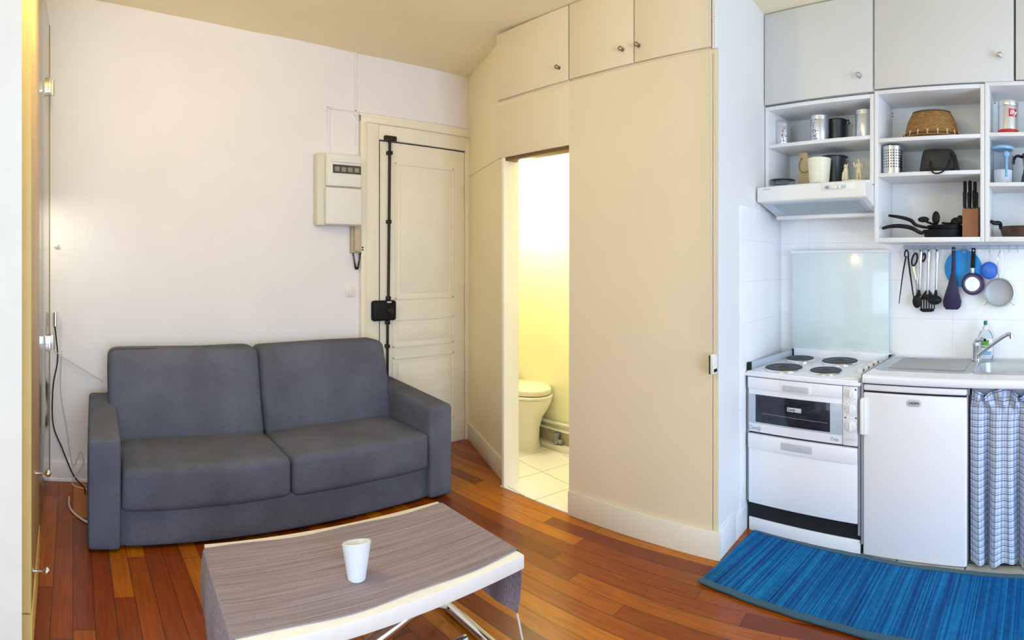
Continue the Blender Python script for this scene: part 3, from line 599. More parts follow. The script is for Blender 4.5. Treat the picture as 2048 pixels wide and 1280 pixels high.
# local: x runs to the far end (towards the sofa wall); y runs back into the cupboard
t = thing('tall_wooden_cupboard', 'tall yellow beech cupboard at the left edge with chrome knobs', 'cupboard', LM @ Vector((0.33, 0.2, 0)), LA)
b = NB(); box(b, (0.0, 0.02, 0.0), (0.675, 0.42, 2.885), 0.002, LM); obj('body', b, 'beechdark', t)
b = NB(); box(b, (0.0, -0.002, 0.195), (0.67, 0.019, 2.88), 0.002, LM); D1 = obj('door', b, 'beechdark', t)
b = NB(); box(b, (-0.004, -0.001, 0.195), (0.0, 0.035, 2.88), 0, LM); obj('edge_strip', b, 'beech', D1)
b = NB(); box(b, (-0.004, -0.001, 0.01), (0.0, 0.035, 0.188), 0, LM); box(b, (0.0, -0.004, 0.01), (0.672, 0.019, 0.188), 0.002, LM); PLN = obj('plinth', b, 'beech', t)
def longknob(p):
    m = Matrix.Translation(Vector(p)) @ Matrix.Rotation(LA + pi, 4, 'Z') @ Matrix.Rotation(pi / 2, 4, 'X'); b = NB()
    lathe(b, [(0, 0), (0.010, 0), (0.010, 0.004), (0.005, 0.006), (0.0045, 0.034), (0.006, 0.037), (0.0125, 0.043), (0.0145, 0.050), (0.0125, 0.057), (0.006, 0.0625), (0, 0.064)], 24, m); return b
obj('knob', longknob(LM @ Vector((0.30, -0.002, 0.573))), 'chrome', D1); obj('knob', longknob(LM @ Vector((0.13, -0.002, 0.27))), 'chrome', D1)
# glazed door next to it
g0, g1 = Vector((-2.535, -0.657)), Vector((-3.30, -0.786)); gd = (g1 - g0).normalized(); GM = Matrix.Translation((g0.x, g0.y, 0)) @ Matrix.Rotation(atan2(gd.y, gd.x), 4, 'Z'); GL = (g1 - g0).length
t = thing('glazed_door', 'frameless glass cupboard door with chrome hinge beside the wooden cupboard', 'glass door', GM @ Vector((0.3, 0, 0.12)))
b = NB(); box(b, (0.0, 0.0, 0.12), (GL, 0.005, 2.9), 0.001, GM); obj('pane', b, 'thinpane', t)
b = NB(); box(b, (GL - 0.001, -0.001, 0.12), (GL + 0.002, 0.006, 2.9), 0.001, GM); obj('edge_trim', b, 'beechdark', t)
for z in (0.95, 2.5):
    b = NB(); tube(b, [GM @ Vector((GL - 0.03, -0.016, z - 0.045)), GM @ Vector((GL - 0.03, -0.016, z + 0.045))], 0.017, 14); box(b, (GL - 0.10, -0.012, z - 0.045), (GL - 0.03, 0.016, z + 0.045), 0.002, GM); obj('hinge', b, 'chrome', t)
# lamp in the alcove behind: opaque dome shade, bulb level with its rim
lp = Vector((-3.12, -1.12, 1.845))
t = thing('alcove_lamp', 'floor lamp with opaque dome shade glowing in the alcove behind the cupboard', 'lamp', (lp.x, lp.y, 0))
b = NB(); lathe(b, [(0, 0), (0.13, 0), (0.13, 0.02), (0.02, 0.03), (0, 0.03)], 32); obj('base', b, 'black', t, world=False)
b = NB(); tube(b, [(0.1, 0, 0.02), (0.1, 0, 1.95), (0.05, 0, 2.02), (0, 0, 2.02)], 0.01, 10); obj('pole', b, 'chrome', t, world=False)
b = NB(); lathe(b, [(0.10, 1.845), (0.095, 1.90), (0.07, 1.96), (0.03, 2.0), (0, 2.01), (0, 2.005), (0.028, 1.995), (0.066, 1.956), (0.091, 1.90), (0.096, 1.845), (0.10, 1.845)], 40); obj('shade', b, 'black', t, world=False)
light('alcove_lamp_light', 'POINT', (lp.x, lp.y, 1.86), 11.5, (1.0, 0.99, 0.80), shadow_soft_size=0.03)
# bare-bulb pendant from the ceiling above the picture, warms the ceiling, walls and sofa tops
PX, PY = -1.92, -0.30
t = thing('pendant_lamp', 'warm bare bulb pendant hanging from the ceiling above the coffee table', 'lamp', (PX, PY, 2.45))
b = NB(); lathe(b, [(0, 2.895), (0.05, 2.895), (0.05, 2.88), (0.015, 2.86), (0, 2.86)], 28, Matrix.Translation((PX, PY, 0))); obj('ceiling_rose', b, 'plastic', t)
b = NB(); tube(b, [(PX, PY, 2.87), (PX, PY, 2.78)], 0.004, 8); obj('cord', b, 'cablewhite', t)
b = NB(); tube(b, [(PX, PY, 2.79), (PX, PY, 2.74)], 0.019, 16); obj('socket', b, 'plastic', t)
b = NB(); lathe(b, [(0.012, 2.74), (0.02, 2.72), (0.030, 2.695), (0.026, 2.675), (0, 2.665)], 24, Matrix.Translation((PX, PY, 0))); obj('bulb', b, 'lampglow', t)
light('pendant_light', 'POINT', (PX, PY, 2.60), 29, (1.0, 0.86, 0.45), shadow_soft_size=0.05)

# cords by the left wall
def cord(name, pts, r, mat, label):
    b = NB(); tube(b, smooth_path(pts, 8), r, 8); return tag(obj(name, b, mat, loc=Vector(pts[0])), label, 'cable')
t = thing('hanging_lamp_cord', 'black cord with chrome switch hanging down the wall left of the sofa', 'cable', sw(3.09, 1.05, 0.02))
b = NB(); tube(b, smooth_path([sw(3.10, 1.03, 0.02), sw(3.09, 0.95, 0.02), sw(3.08, 0.8, 0.016), sw(3.11, 0.62, 0.016), sw(3.11, 0.38, 0.018), sw(3.05, 0.22, 0.02), sw(2.98, 0.06, 0.03), sw(2.93, 0.01, 0.06), sw(2.90, 0.008, 0.12), sw(2.89, 0.008, 0.2)], 8), 0.0045, 8); obj('cord', b, 'black', t)
b = NB(); tube(b, [sw(3.095, 1.02, 0.02), sw(3.095, 1.11, 0.02)], 0.016, 16); obj('switch', b, 'chrome', t)
b = NB(); lathe(b, [(0, 0), (0.018, 0.0), (0.016, 0.012), (0.008, 0.02), (0, 0.02)], 16, SM @ Matrix.Translation((3.09, 0.0, 1.545)) @ Matrix.Rotation(-pi / 2, 4, 'X')); tag(obj('wall_hook', b, 'plastic', loc=sw(3.09, 1.545)), 'tiny white hook on the lamplit wall beside the glass door', 'hook')
cord('white_cable', [sw(3.11, 0.86, 0.02), sw(3.0, 0.79, 0.02), sw(2.9, 0.73, 0.022), sw(2.78, 0.66, 0.03)], 0.0035, 'cablewhite', 'white cable running along the wall down to the sofa arm')
cord('white_cable', [sw(3.05, 0.86, 0.018), sw(3.06, 0.60, 0.018), sw(3.02, 0.35, 0.018), sw(2.98, 0.12, 0.025), sw(2.93, 0.2, 0.03), sw(2.91, 0.12, 0.04), sw(2.98, 0.012, 0.07), sw(2.86, 0.008, 0.15), sw(2.75, 0.008, 0.2)], 0.003, 'cablewhite', 'thin white cable dangling down the wall to a loop above the floor')
cord('white_cable', [(-3.28, -0.66, 0.008), (-3.12, -0.62, 0.008), (-2.98, -0.50, 0.008), (-2.93, -0.36, 0.008)], 0.006, 'cablewhite', 'thick white cable lying on the floor beside the sofa arm')

# ------------------------------------------------------------------ sofa
sl, sr = Vector((-2.665, -0.445)), Vector((-2.983, 1.622)); su = (sr - sl).normalized(); SW_ = (sr - sl).length
ZA = atan2(su.y, su.x)
# local x: along the front, left to right seen from the room; local y: back towards the wall
t = thing('sofa', 'grey two-seat fabric sofa with square arms against the cream wall', 'sofa', (sl.x, sl.y, 0), ZA)
D = 0.79; aw = 0.165
def arm(x0, x1):
    b = NB(); softbox(b, (x0, 0.0, 0.012), (x1, D, 0.568), 0.022, (0.004, 0, 0.004), 14)
    for v in b.verts:
        if v.co.z > 0.45: v.co.z += 0.055 * max(0, v.co.y) / D - 0.006
    return b
obj('arm', arm(0.0, aw), 'sofa', t, world=False, angle=80); obj('arm', arm(SW_ - aw, SW_), 'sofa', t, world=False, angle=80)
b = NB(); softbox(b, (aw - 0.01, 0.025, 0.015), (SW_ - aw + 0.01, D, 0.215), 0.02, (0, 0, 0), 10); obj('base', b, 'sofa', t, world=False, angle=80)
mid = 0.5 * SW_ - 0.0
for k, (x0, x1) in enumerate(((aw + 0.002, mid + 0.006), (mid + 0.010, SW_ - aw - 0.002))):
    b = NB(); softbox(b, (x0, 0.005, 0.195), (x1, 0.68, 0.408), 0.034, (0, 0.012, 0.018), 18, wob=0.006, seed=k * 7 + 1); obj('seat_cushion', b, 'sofa', t, world=False, angle=80)
    b = NB(); softbox(b, (x0 - (0.05 if k == 0 else 0), 0.48, 0.37), (x1 + (0.03 if k else 0), 0.74, 0.90), 0.048, (0, 0.018, 0.006), 18, wob=0.006, seed=k * 5 + 3)
    for v in b.verts:
        if v.co.y < 0.66: v.co.y += 0.13 * (v.co.z - 0.38) / 0.5 - 0.02
        v.co.y = min(v.co.y, 0.785)
    obj('back_cushion', b, 'sofa', t, world=False, angle=80)
b = NB(); softbox(b, (aw - 0.01, 0.70, 0.1), (SW_ - aw + 0.01, D, 0.80), 0.03, (0, 0, 0), 8); obj('backrest_frame', b, 'sofa', t, world=False, angle=80)
for x in (0.07, SW_ - 0.07):
    for y in (0.07, D - 0.08):
        b = NB(); tube(b, [(x, y, 0.0), (x, y, 0.03)], 0.022, 12); obj('foot', b, 'black', t, world=False)

# ------------------------------------------------------------------ coffee table
TZ = 0.42
tb = Vector((-1.97, 0.091)); TL, TD_ = 0.972, 0.545; TA = radians(96.3)
# local x: along the length (away from the cupboard end), local y: back edge = 0, front edge = -TD_
t = thing('coffee_table', 'low white coffee table with chrome tube legs in front of the sofa', 'table', (tb.x, tb.y, 0), TA)
b = NB(); box(b, (0, -TD_, TZ - 0.048), (TL, 0, TZ), 0.004); obj('tabletop', b, 'tablewhite', t, world=False)
for x in (0.06, TL - 0.004):
    b = NB(); tube(b, [(x, -0.03, 0.022), (x, -TD_ + 0.04, 0.022)], 0.021, 16); obj('foot_bar', b, 'chrome', t, world=False)
    for y in (-0.12, -TD_ + 0.12):
        if x > 0.5: continue
        b = NB(); tube(b, [(x, y, 0.022), (x, y, TZ - 0.05)], 0.016, 14); obj('leg', b, 'chrome', t, world=False)
b = NB(); tube(b, [(0.06, -TD_ * 0.56, 0.035), (TL - 0.075, -TD_ * 0.56, 0.035)], 0.018, 16); obj('stretcher', b, 'chrome', t, world=False)
for y in (-TD_ * 0.72, -TD_ * 0.3):
    b = NB(); tube(b, [(0.10, y, 0.10), (TL - 0.10, y, TZ - 0.058)], 0.021, 14); obj('diagonal_brace', b, 'chrome', t, world=False)
b = NB(); tube(b, [(TL - 0.03, -0.10, 0.03), (0.30, -0.10, TZ - 0.055)], 0.014, 14); obj('diagonal_brace', b, 'chrome', t, world=False)
# runner draped over both short ends
ym = -TD_ / 2; hw = TD_ / 2 - 0.034
b = NB(); prof = []
def run_profile():
    out = [];  drop = 0.225; e = 0.008
    for k in range(13): out.append((-e - 0.01 * sin(pi * k / 12), TZ - drop + drop * k / 12 * 0.985))
    for k in range(1, 5): a = pi - k * pi / 10; out.append((e * 0.4 + e * 1.3 * cos(a), TZ - 0.006 + 0.010 * sin(a)))
    for k in range(41): out.append((0.01 + (TL - 0.02) * k / 40, TZ + 0.003))
    for k in range(1, 5): a = pi / 2 - k * pi / 10; out.append((TL - e * 0.4 + e * 1.3 * cos(a), TZ - 0.006 + 0.010 * sin(a)))
    for k in range(13): out.append((TL + e + 0.008 * sin(pi * k / 12), TZ - 0.01 - drop * k / 12))
    return out
pr = run_profile(); NW = 26; gv = []
for i, (x, z) in enumerate(pr):
    row = []
    for j in range(NW + 1):
        y = ym - hw + 2 * hw * j / NW + 0.005 * sin(i * 0.35) * (1 if j in (0, NW) else 0)
        hang = max(0, TZ - z) ; xx = x + hang * 0.03 * sin(j * 0.6 + (2 if x > 0.5 else 0)); y += (ym - y) * hang * 0.30
        zz = z + 0.0012 * noise.noise(Vector((x * 6, y * 6, 0))) + (hang * 0.03 * sin(j * 0.5))
        row.append(b.verts.new((xx, y, zz)))
    gv.append(row)
for i in range(len(gv) - 1):
    for j in range(NW): b.faces.new((gv[i][j], gv[i + 1][j], gv[i + 1][j + 1], gv[i][j + 1]))
bmesh.ops.recalc_face_normals(b, faces=b.faces); bmesh.ops.solidify(b, geom=list(b.faces), thickness=-0.002)
o = obj('table_runner', b, 'runner', world=False, angle=60); o.location = (tb.x, tb.y, 0); o.rotation_euler = (0, 0, TA)
tag(o, 'taupe woven runner draped lengthwise over the white coffee table', 'table runner')
TBM = Matrix.Translation((tb.x, tb.y, 0)) @ Matrix.Rotation(TA, 4, 'Z')
b = NB(); o2 = NB(); lathe(o2, [(0, 0.0), (0.025, 0), (0.029, 0.003), (0.047, 0.128), (0.0455, 0.129), (0.044, 0.127), (0.0265, 0.006), (0, 0.006)], 48)
for v in o2.verts:
    if v.co.z > 0.1: v.co.z += -0.012 + 0.30 * (v.co.x * 0.948 - v.co.y * 0.318) + 0.13 * (v.co.x * 0.318 + v.co.y * 0.948)
add(b, o2); tag(obj('cup', b, 'cup', world=False, loc=(-1.655, 0.555, TZ + 0.0045)), 'tapered white cup standing on the table runner', 'cup')
TE = TBM @ Vector((TL + 0.01, -TD_ + 0.05, 0.19))
b = NB(); tube(b, smooth_path([TE, TE + Vector((0.012, 0.005, -0.05)), TE + Vector((0.02, 0.012, -0.12)), TE + Vector((0.012, 0.0, -0.1845)), TE + Vector((-0.06, 0.1, -0.186))], 8), 0.004, 8); tag(obj('strap', b, 'cablewhite', loc=TE), 'thin pale strap hanging from the runner corner to the floor', 'strap')

# ------------------------------------------------------------------ rug
b = NB(); o2 = NB(); nx, ny = 60, 14; gv = []
RX0, RX1, RY0, RY1 = -1.44, 0.75, 1.985, 2.562
def rugz(x, y): return 0.006 + 0.004 * max(0, noise.noise(Vector((x * 5, y * 5, 1.3)))) 
for i in range(nx + 1):
    gv.append([b.verts.new((RX0 + (RX1 - RX0) * i / nx - 0.03 * (j / ny) * (1 - i / nx) + 0.004 * noise.noise(Vector((j * .6, 3, 0))) * (i == 0), RY0 + 0.03 + (RY1 - RY0 - 0.06) * j / ny - (0.012 + 0.026 * j / ny) * (RX1 - RX0) * i / nx + 0.006 * noise.noise(Vector((i * 0.16, 8, 0))), rugz(i * .3, j * .3))) for j in range(ny + 1)])
for i in range(nx):
    for j in range(ny): b.faces.new((gv[i][j], gv[i + 1][j], gv[i + 1][j + 1], gv[i][j + 1]))
front = [v.co.copy() for v in [g[0] for g in gv]]; back = [v.co.copy() for v in [g[-1] for g in gv]]
bmesh.ops.recalc_face_normals(b, faces=b.faces); bmesh.ops.solidify(b, geom=list(b.faces), thickness=0.005)
t = thing('kitchen_rug', 'blue slatted bamboo rug with dark hems on the floor before the kitchen', 'rug', (-0.4, 2.25, 0))
obj('mat', b, 'rug', t)
for edge, sgn in ((front, -1), (back, 1)):
    b = NB(); n = len(edge)
    A = [b.verts.new(p + Vector((0, -sgn * 0.004, 0.002))) for p in edge]; B = [b.verts.new(p + Vector((0, sgn * (0.030 + 0.003 * noise.noise(Vector((i * 0.4, sgn, 0)))), 0.001))) for i, p in enumerate(edge)]
    for i in range(n - 1): b.faces.new((A[i], A[i + 1], B[i + 1], B[i]))
    bmesh.ops.recalc_face_normals(b, faces=b.faces); bmesh.ops.solidify(b, geom=list(b.faces), thickness=0.006); obj('hem', b, 'rughem', t)

# ------------------------------------------------------------------ cooker
CX0, CX1, CF, CB = -1.512, -0.872, 2.53, KY - 0.005; HZ = 0.855
t = thing('cooker', 'white electric cooker with four hotplates, oven and raised glass lid', 'cooker', ((CX0 + CX1) / 2, (CF + CB) / 2, 0))
b = NB(); box(b, (CX0, CF + 0.022, 0.0), (CX1, CB, 0.825), 0.002); obj('body', b, 'darktin', t)
b = NB(); box(b, (CX0 + 0.01, CF + 0.012, 0.0), (CX1 - 0.004, CF + 0.03, 0.072), 0.002); obj('plinth', b, 'enamel', t)
b = NB(); box(b, (CX0 + 0.006, CF + 0.018, 0.072), (CX1 - 0.004, CF + 0.03, 0.16)); obj('toe_recess', b, 'blackgap', t)
b = NB(); box(b, (CX0, CF + 0.01, 0.16), (CX0 + 0.012, CF + 0.03, 0.83)); obj('side_strip', b, 'grey', t); b = NB(); box(b, (CX1 - 0.012, CF + 0.004, 0.10), (CX1, CF + 0.03, 0.85)); obj('side_strip', b, 'grey', t)
# lower drop door
b = NB(); box(b, (CX0 + 0.014, CF, 0.155), (CX1 - 0.014, CF + 0.021, 0.452), 0.004); box(b, (CX0 + 0.014, CF - 0.008, 0.447), (CX1 - 0.014, CF + 0.021, 0.525), 0.006); d = obj('lower_door', b, 'enamel', t)
b = NB(); box(b, (-1.30, CF - 0.010, 0.468), (-1.125, CF - 0.006, 0.505), 0.003); obj('handle_recess', b, 'lightgrey', d)
# oven door
b = NB(); box(b, (CX0 + 0.014, CF, 0.535), (-0.963, CF + 0.021, 0.826), 0.004); box(b, (CX0 + 0.014, CF - 0.010, 0.765), (-0.963, CF + 0.021, 0.826), 0.006); box(b, (-1.30, CF - 0.014, 0.766), (-1.128, CF - 0.008, 0.822), 0.004); od = obj('oven_door', b, 'enamel', t)
b = NB(); box(b, (-1.288, CF - 0.016, 0.772), (-1.142, CF - 0.0125, 0.802), 0.003); obj('handle_recess', b, 'lightgrey', od)
b = NB(); box(b, (CX0 + 0.016, CF - 0.003, 0.582), (-0.966, CF + 0.002, 0.735), 0.001); obj('pane', b, 'ovenpane', od)
b = NB(); box(b, (-1.452, CF - 0.0045, 0.590), (-1.028, CF, 0.735), 0.001); obj('window', b, 'ovenglass', od)
b = NB(); box(b, (-1.265, CF - 0.0065, 0.668), (-1.185, CF - 0.004, 0.690), 0.001); obj('window_plate', b, 'lightgrey', od)
text('window_lettering', 'Candy', 0.017, FRONT((-1.24, CF - 0.0068, 0.679)), 'black', od)
b = NB(); tube(b, [(-1.41, CF - 0.0048, 0.640), (-1.04, CF - 0.0048, 0.634)], 0.0011, 6); obj('shelf_line', b, 'grey', od)
text('maker_lettering', 'Candy', 0.030, FRONT((-1.462, CF - 0.0006, 0.556)), 'grey', od, 0.25)
text('model_lettering', 'Trio', 0.026, FRONT((-1.008, CF - 0.0006, 0.556)), 'grey', od, 0.35)
# control panel
b = NB(); box(b, (-0.960, CF - 0.004, 0.535), (CX1 - 0.013, CF + 0.021, 0.826), 0.003); cp = obj('control_panel', b, 'enamel', t)
for z, r in ((0.792, 0.021), (0.716, 0.021), (0.632, 0.025)):
    b = NB(); lathe(b, [(0, 0), (r, 0), (r, 0.006), (r * 0.86, 0.012), (0, 0.012)], 32, FRONT((-0.917, CF - 0.004, z))); kb = obj('knob', b, 'enamel', cp)
    b = NB(); box(b, (-0.921, CF - 0.024, z - r * 0.85), (-0.913, CF - 0.014, z + r * 0.85), 0.003); obj('grip', b, 'plastic', kb)
    b = NB()
    for k in range(14):
        a = 2 * pi * k / 14; box(b, (-0.917 + 0.033 * cos(a) - 0.0016, CF - 0.0046, z + 0.033 * sin(a) - 0.0016), (-0.917 + 0.033 * cos(a) + 0.0016, CF - 0.0038, z + 0.033 * sin(a) + 0.0016))
    obj('dial_marks', b, 'grey', kb)
for x, z in ((-0.892, 0.812), (-0.946, 0.672), (-0.891, 0.674)):
    b = NB(); lathe(b, [(0, 0), (0.0038, 0), (0.0038, 0.002), (0, 0.002)], 12, FRONT((x, CF - 0.004, z))); obj('indicator', b, 'black', cp)
b = NB()
for k in range(4): tube(b, [(-0.945 + k * 0.017 + 0.006 * cos(a), CF - 0.0044, 0.566 + 0.006 * sin(a)) for a in [2 * pi * i / 12 for i in range(13)]], 0.0008, 5)
obj('symbols', b, 'lightgrey', cp)
# hob
b = NB(); box(b, (CX0 - 0.008, CF - 0.012, 0.830), (CX1 + 0.002, CB - 0.03, HZ - 0.008), 0.004); box(b, (CX0 + 0.002, CF + 0.0, HZ - 0.012), (CX1 - 0.01, CB - 0.03, HZ), 0.006); hob = obj('hob_top', b, 'enamel', t)
b = NB(); box(b, (CX1 - 0.105, CF + 0.03, HZ - 0.001), (CX1 - 0.015, CB - 0.06, HZ + 0.006), 0.004); obj('control_strip', b, 'enamel', hob)
def pz(x, y, z): # point on a level surface
    bb = (x - XK) / F; r = F * (HC - z) / (y - Y0); return Vector((r * sin(bb), r * cos(bb), z))
for (x, y, r) in ((1600, 716, 0.083), (1680, 721, 0.104), (1568, 734, 0.101), (1652, 740, 0.084)):
    c = pz(x, y, HZ + 0.012); b = NB(); lathe(b, [(r + 0.006, 0), (r + 0.006, 0.004), (r + 0.001, 0.010), (r - 0.001, 0.010)], 48, Matrix.Translation((c.x, c.y, HZ))); tr = obj('hotplate', b, 'chrome', t)
    b = NB(); lathe(b, [(r, 0.002), (r, 0.013), (r - 0.004, 0.0155), (r * 0.80, 0.0155), (r * 0.78, 0.0145), (r * 0.55, 0.0145), (r * 0.53, 0.0155), (r * 0.28, 0.0155), (r * 0.25, 0.012), (0, 0.012)], 48, Matrix.Translation((c.x, c.y, HZ))); obj('iron_plate', b, 'hobplate', tr)
for k in range(4):
    y = 2.70 + k * 0.085; b = NB(); lathe(b, [(0, 0), (0.017, 0), (0.016, 0.016), (0.013, 0.020), (0, 0.020)], 20, Matrix.Translation((CX1 - 0.055, y, HZ + 0.006))); kk = obj('hob_knob', b, 'plastic', hob)
    b = NB(); box(b, (CX1 - 0.043, y - 0.004, HZ + 0.012), (CX1 - 0.035, y + 0.004, HZ + 0.026), 0.001); obj('pointer', b, 'darktin', kk)
# side splash strip, hinge blocks, rear strip
b = NB(); box(b, (CX0 - 0.008, CF + 0.02, HZ - 0.005), (CX0 + 0.003, CB - 0.04, HZ + 0.036), 0.002); obj('side_splash', b, 'ovenpane', t)
for p in ((CX0 - 0.004, CF + 0.012), (CX0 - 0.004, CB - 0.06), (CX1 - 0.012, CB - 0.075)):
    b = NB(); box(b, (p[0], p[1], HZ - 0.004), (p[0] + 0.016, p[1] + 0.03, HZ + 0.042), 0.004); obj('lid_bracket', b, 'black', t)
b = NB(); box(b, (CX0 + 0.004, CB - 0.055, HZ - 0.01), (CX1 - 0.004, CB - 0.02, HZ + 0.048), 0.008); obj('rear_strip', b, 'enamel', t)
b = NB(); box(b, (CX0 - 0.01, CB - 0.032, HZ + 0.03), (CX1 - 0.022, CB - 0.026, 1.50), 0.002); lid = obj('glass_lid', b, 'lidglass', t)
b = NB(); tube(b, [(CX0 - 0.016, CB - 0.030, 1.502), (CX1 - 0.016, CB - 0.030, 1.502)], 0.011, 12); obj('lid_rail', b, 'enamel', lid)

# ------------------------------------------------------------------ fridge, worktop, sink, tap
t = thing('fridge', 'white under-counter fridge with side handle and grey badge', 'fridge', (-0.61, 2.85, 0))
b = NB(); box(b, (-0.862, 2.595, 0.012), (-0.352, 3.13, 0.842), 0.005); obj('cabinet', b, 'enamel', t)
b = NB(); box(b, (-0.860, 2.545, 0.808), (-0.354, 2.60, 0.840), 0.008, seg=3); obj('top_trim', b, 'enamel', t)
b = NB(); box(b, (-0.861, 2.540, 0.006), (-0.353, 2.592, 0.800), 0.010, seg=3); dr = obj('door', b, 'enamel', t)
b = NB(); box(b, (-0.856, 2.55, 0.799), (-0.358, 2.60, 0.809)); obj('door_gap', b, 'blackgap', t)
b = NB(); box(b, (-0.868, 2.522, 0.595), (-0.840, 2.55, 0.775), 0.006, seg=3); box(b, (-0.868, 2.515, 0.600), (-0.855, 2.55, 0.77), 0.004); obj('handle', b, 'plastic', dr)
bx, bz = place_px(1829, 806, 2.545).x, place_px(1829, 806, 2.545).z
b = NB(); plate(b, [(bx + (0.019 * (1 if cos(a) > 0 else -1)) + 0.0165 * cos(a), bz + 0.0165 * sin(a)) for a in [2 * pi * (k + .5) / 32 for k in range(32)]], 2.5365, 2.542, 0.001); bd = obj('badge', b, 'lightgrey', dr)
text('badge_lettering', 'LADEN', 0.0155, FRONT((bx, 2.5363, bz)), 'black', dr, 0.0, 0.0004, 0.0004)
for x in (-0.84, -0.375):
    for y in (2.62, 3.08):
        b = NB(); tube(b, [(x, y, 0.004), (x, y, 0.02)], 0.016, 12); obj('foot', b, 'black', t)
WX0, WX1, WF, WT = -0.858, 1.2, 2.525, 0.888
t = thing('worktop', 'white rounded-edge worktop over the fridge and curtained cupboard', 'worktop', (0.1, 2.85, 0.845))
SX0, SX1, SY0, SY1 = -0.335, 0.08, 2.70, 2.98
b = NB()
prof = [(KY - 0.002, 0.846), (KY - 0.002, WT), (WF + 0.016, WT)] + [(WF + 0.016 - 0.016 * sin(a), WT - 0.016 + 0.016 * cos(a)) for a in [pi / 2 * k / 6 for k in range(1, 7)]] + [(WF, 0.862)] + [(WF + 0.012 - 0.012 * cos(a), 0.858 - 0.012 * sin(a)) for a in [pi / 2 * k / 5 for k in range(1, 6)]]
def slab(x0, x1, prof):
    o = NB(); vs = [o.verts.new((x0, p[0], p[1])) for p in prof]; f = o.faces.new(vs); r = bmesh.ops.extrude_face_region(o, geom=[f]); bmesh.ops.translate(o, verts=[v for v in r['geom'] if isinstance(v, bmesh.types.BMVert)], vec=(x1 - x0, 0, 0)); bmesh.ops.recalc_face_normals(o, faces=o.faces); return o
add(b, slab(WX0, SX0, prof)); add(b, slab(SX1, WX1, prof))
pf = [(SY0, 0.846), (SY0, WT)] + prof[2:]; add(b, slab(SX0, SX1, pf)); box(b, (SX0, SY1, 0.846), (SX1, KY - 0.002, WT))
obj('slab', b, 'enamel', t)
b = NB(); box(b, (WX0 - 0.010, WF + 0.008, 0.06), (WX0 - 0.003, KY - 0.01, WT + 0.002), 0.001); obj('end_strip', b, 'grey', t)
b = NB(); box(b, (-0.35, 2.60, 0.80), (1.2, 2.62, 0.846)); obj('under_rail', b, 'ovenpane', t)
b = NB(); box(b, (-0.345, 2.60, 0.0), (-0.33, 3.1, 0.846)); obj('side_panel', b, 'darktin', t)  # dark colour stands in for the shade of the gap beside the fridge
b = NB(); box(b, (-0.86, WF + 0.02, 0.840), (-0.345, 2.62, 0.8465)); obj('shadow_gap', b, 'blackgap', t)
# stainless inset sink: drainer and bowl
t = thing('sink', 'stainless steel sink with ribbed drainer set in the white worktop', 'sink', (-0.3, 2.86, WT))
def rrect(x0, x1, y0, y1, r, n=8):
    out = []
    for cx, cy, a0 in ((x1 - r, y1 - r, 0), (x0 + r, y1 - r, pi / 2), (x0 + r, y0 + r, pi), (x1 - r, y0 + r, 3 * pi / 2)):
        for k in range(n + 1): a = a0 + pi / 2 * k / n; out.append((cx + r * cos(a), cy + r * sin(a)))
    return out
def loft(bm, loops, cap=False):
    o = NB(); rs = [[o.verts.new(p) for p in L] for L in loops]; n = len(rs[0])
    for a, c in zip(rs, rs[1:]):
        for k in range(n): o.faces.new((a[k], a[(k + 1) % n], c[(k + 1) % n], c[k]))
    if cap: o.faces.new(rs[-1])
    bmesh.ops.recalc_face_normals(o, faces=o.faces); return add(bm, o)
b = NB(); L = lambda x0, x1, y0, y1, r, z: [(p[0], p[1], z) for p in rrect(x0, x1, y0, y1, r)]
loft(b, [L(-0.875 + 0.02, -0.34, 2.665, 3.085, 0.06, WT + 0.0005), L(-0.853, -0.343, 2.668, 3.082, 0.058, WT + 0.004), L(-0.835, -0.352, 2.685, 3.065, 0.05, WT + 0.0045), L(-0.825, -0.358, 2.695, 3.055, 0.045, WT + 0.0015)], True)
for k in range(15):
    y = 2.735 + k * 0.0195; tube(b, [(-0.78, y, WT + 0.0015), (-0.775, y, WT + 0.004), (-0.40, y, WT + 0.004), (-0.395, y, WT + 0.0015)], 0.0048, 6)
obj('drainer', b, 'brushed', t)
b = NB(); loft(b, [L(-0.345, 0.12, 2.662, 3.088, 0.05, WT + 0.0005), L(-0.345, 0.118, 2.665, 3.085, 0.05, WT + 0.0045), L(SX0 + 0.002, SX1 - 0.002, SY0 + 0.002, SY1 - 0.002, 0.07, WT + 0.003), L(SX0 + 0.008, SX1 - 0.008, SY0 + 0.008, SY1 - 0.008, 0.065, WT - 0.012), L(SX0 + 0.02, SX1 - 0.02, SY0 + 0.02, SY1 - 0.02, 0.06, WT - 0.12), L(SX0 + 0.045, SX1 - 0.045, SY0 + 0.045, SY1 - 0.045, 0.05, WT - 0.145)], True); obj('bowl', b, 'brushed', t)
b = NB(); lathe(b, [(0, 0), (0.03, 0), (0.034, 0.003), (0.03, 0.004), (0, 0.002)], 24, Matrix.Translation((-0.13, 2.84, WT - 0.145))); obj('drain', b, 'chrome', t)
b = NB(); lathe(b, [(0, 0), (0.014, 0), (0.013, 0.003), (0, 0.004)], 20, Matrix.Translation((-0.74, 3.06, WT + 0.004))); obj('tap_hole_cover', b, 'enamel', t)
tx, ty = -0.366, 3.03
t = thing('mixer_tap', 'chrome single-lever mixer tap at the back of the sink', 'tap', (tx, ty, WT + 0.004))
b = NB(); lathe(b, [(0, 0), (0.027, 0), (0.027, 0.006), (0.022, 0.012), (0.022, 0.075), (0.024, 0.085), (0.022, 0.10), (0.012, 0.108), (0, 0.11)], 28, Matrix.Translation((tx, ty, WT + 0.003))); obj('body', b, 'chrome', t)
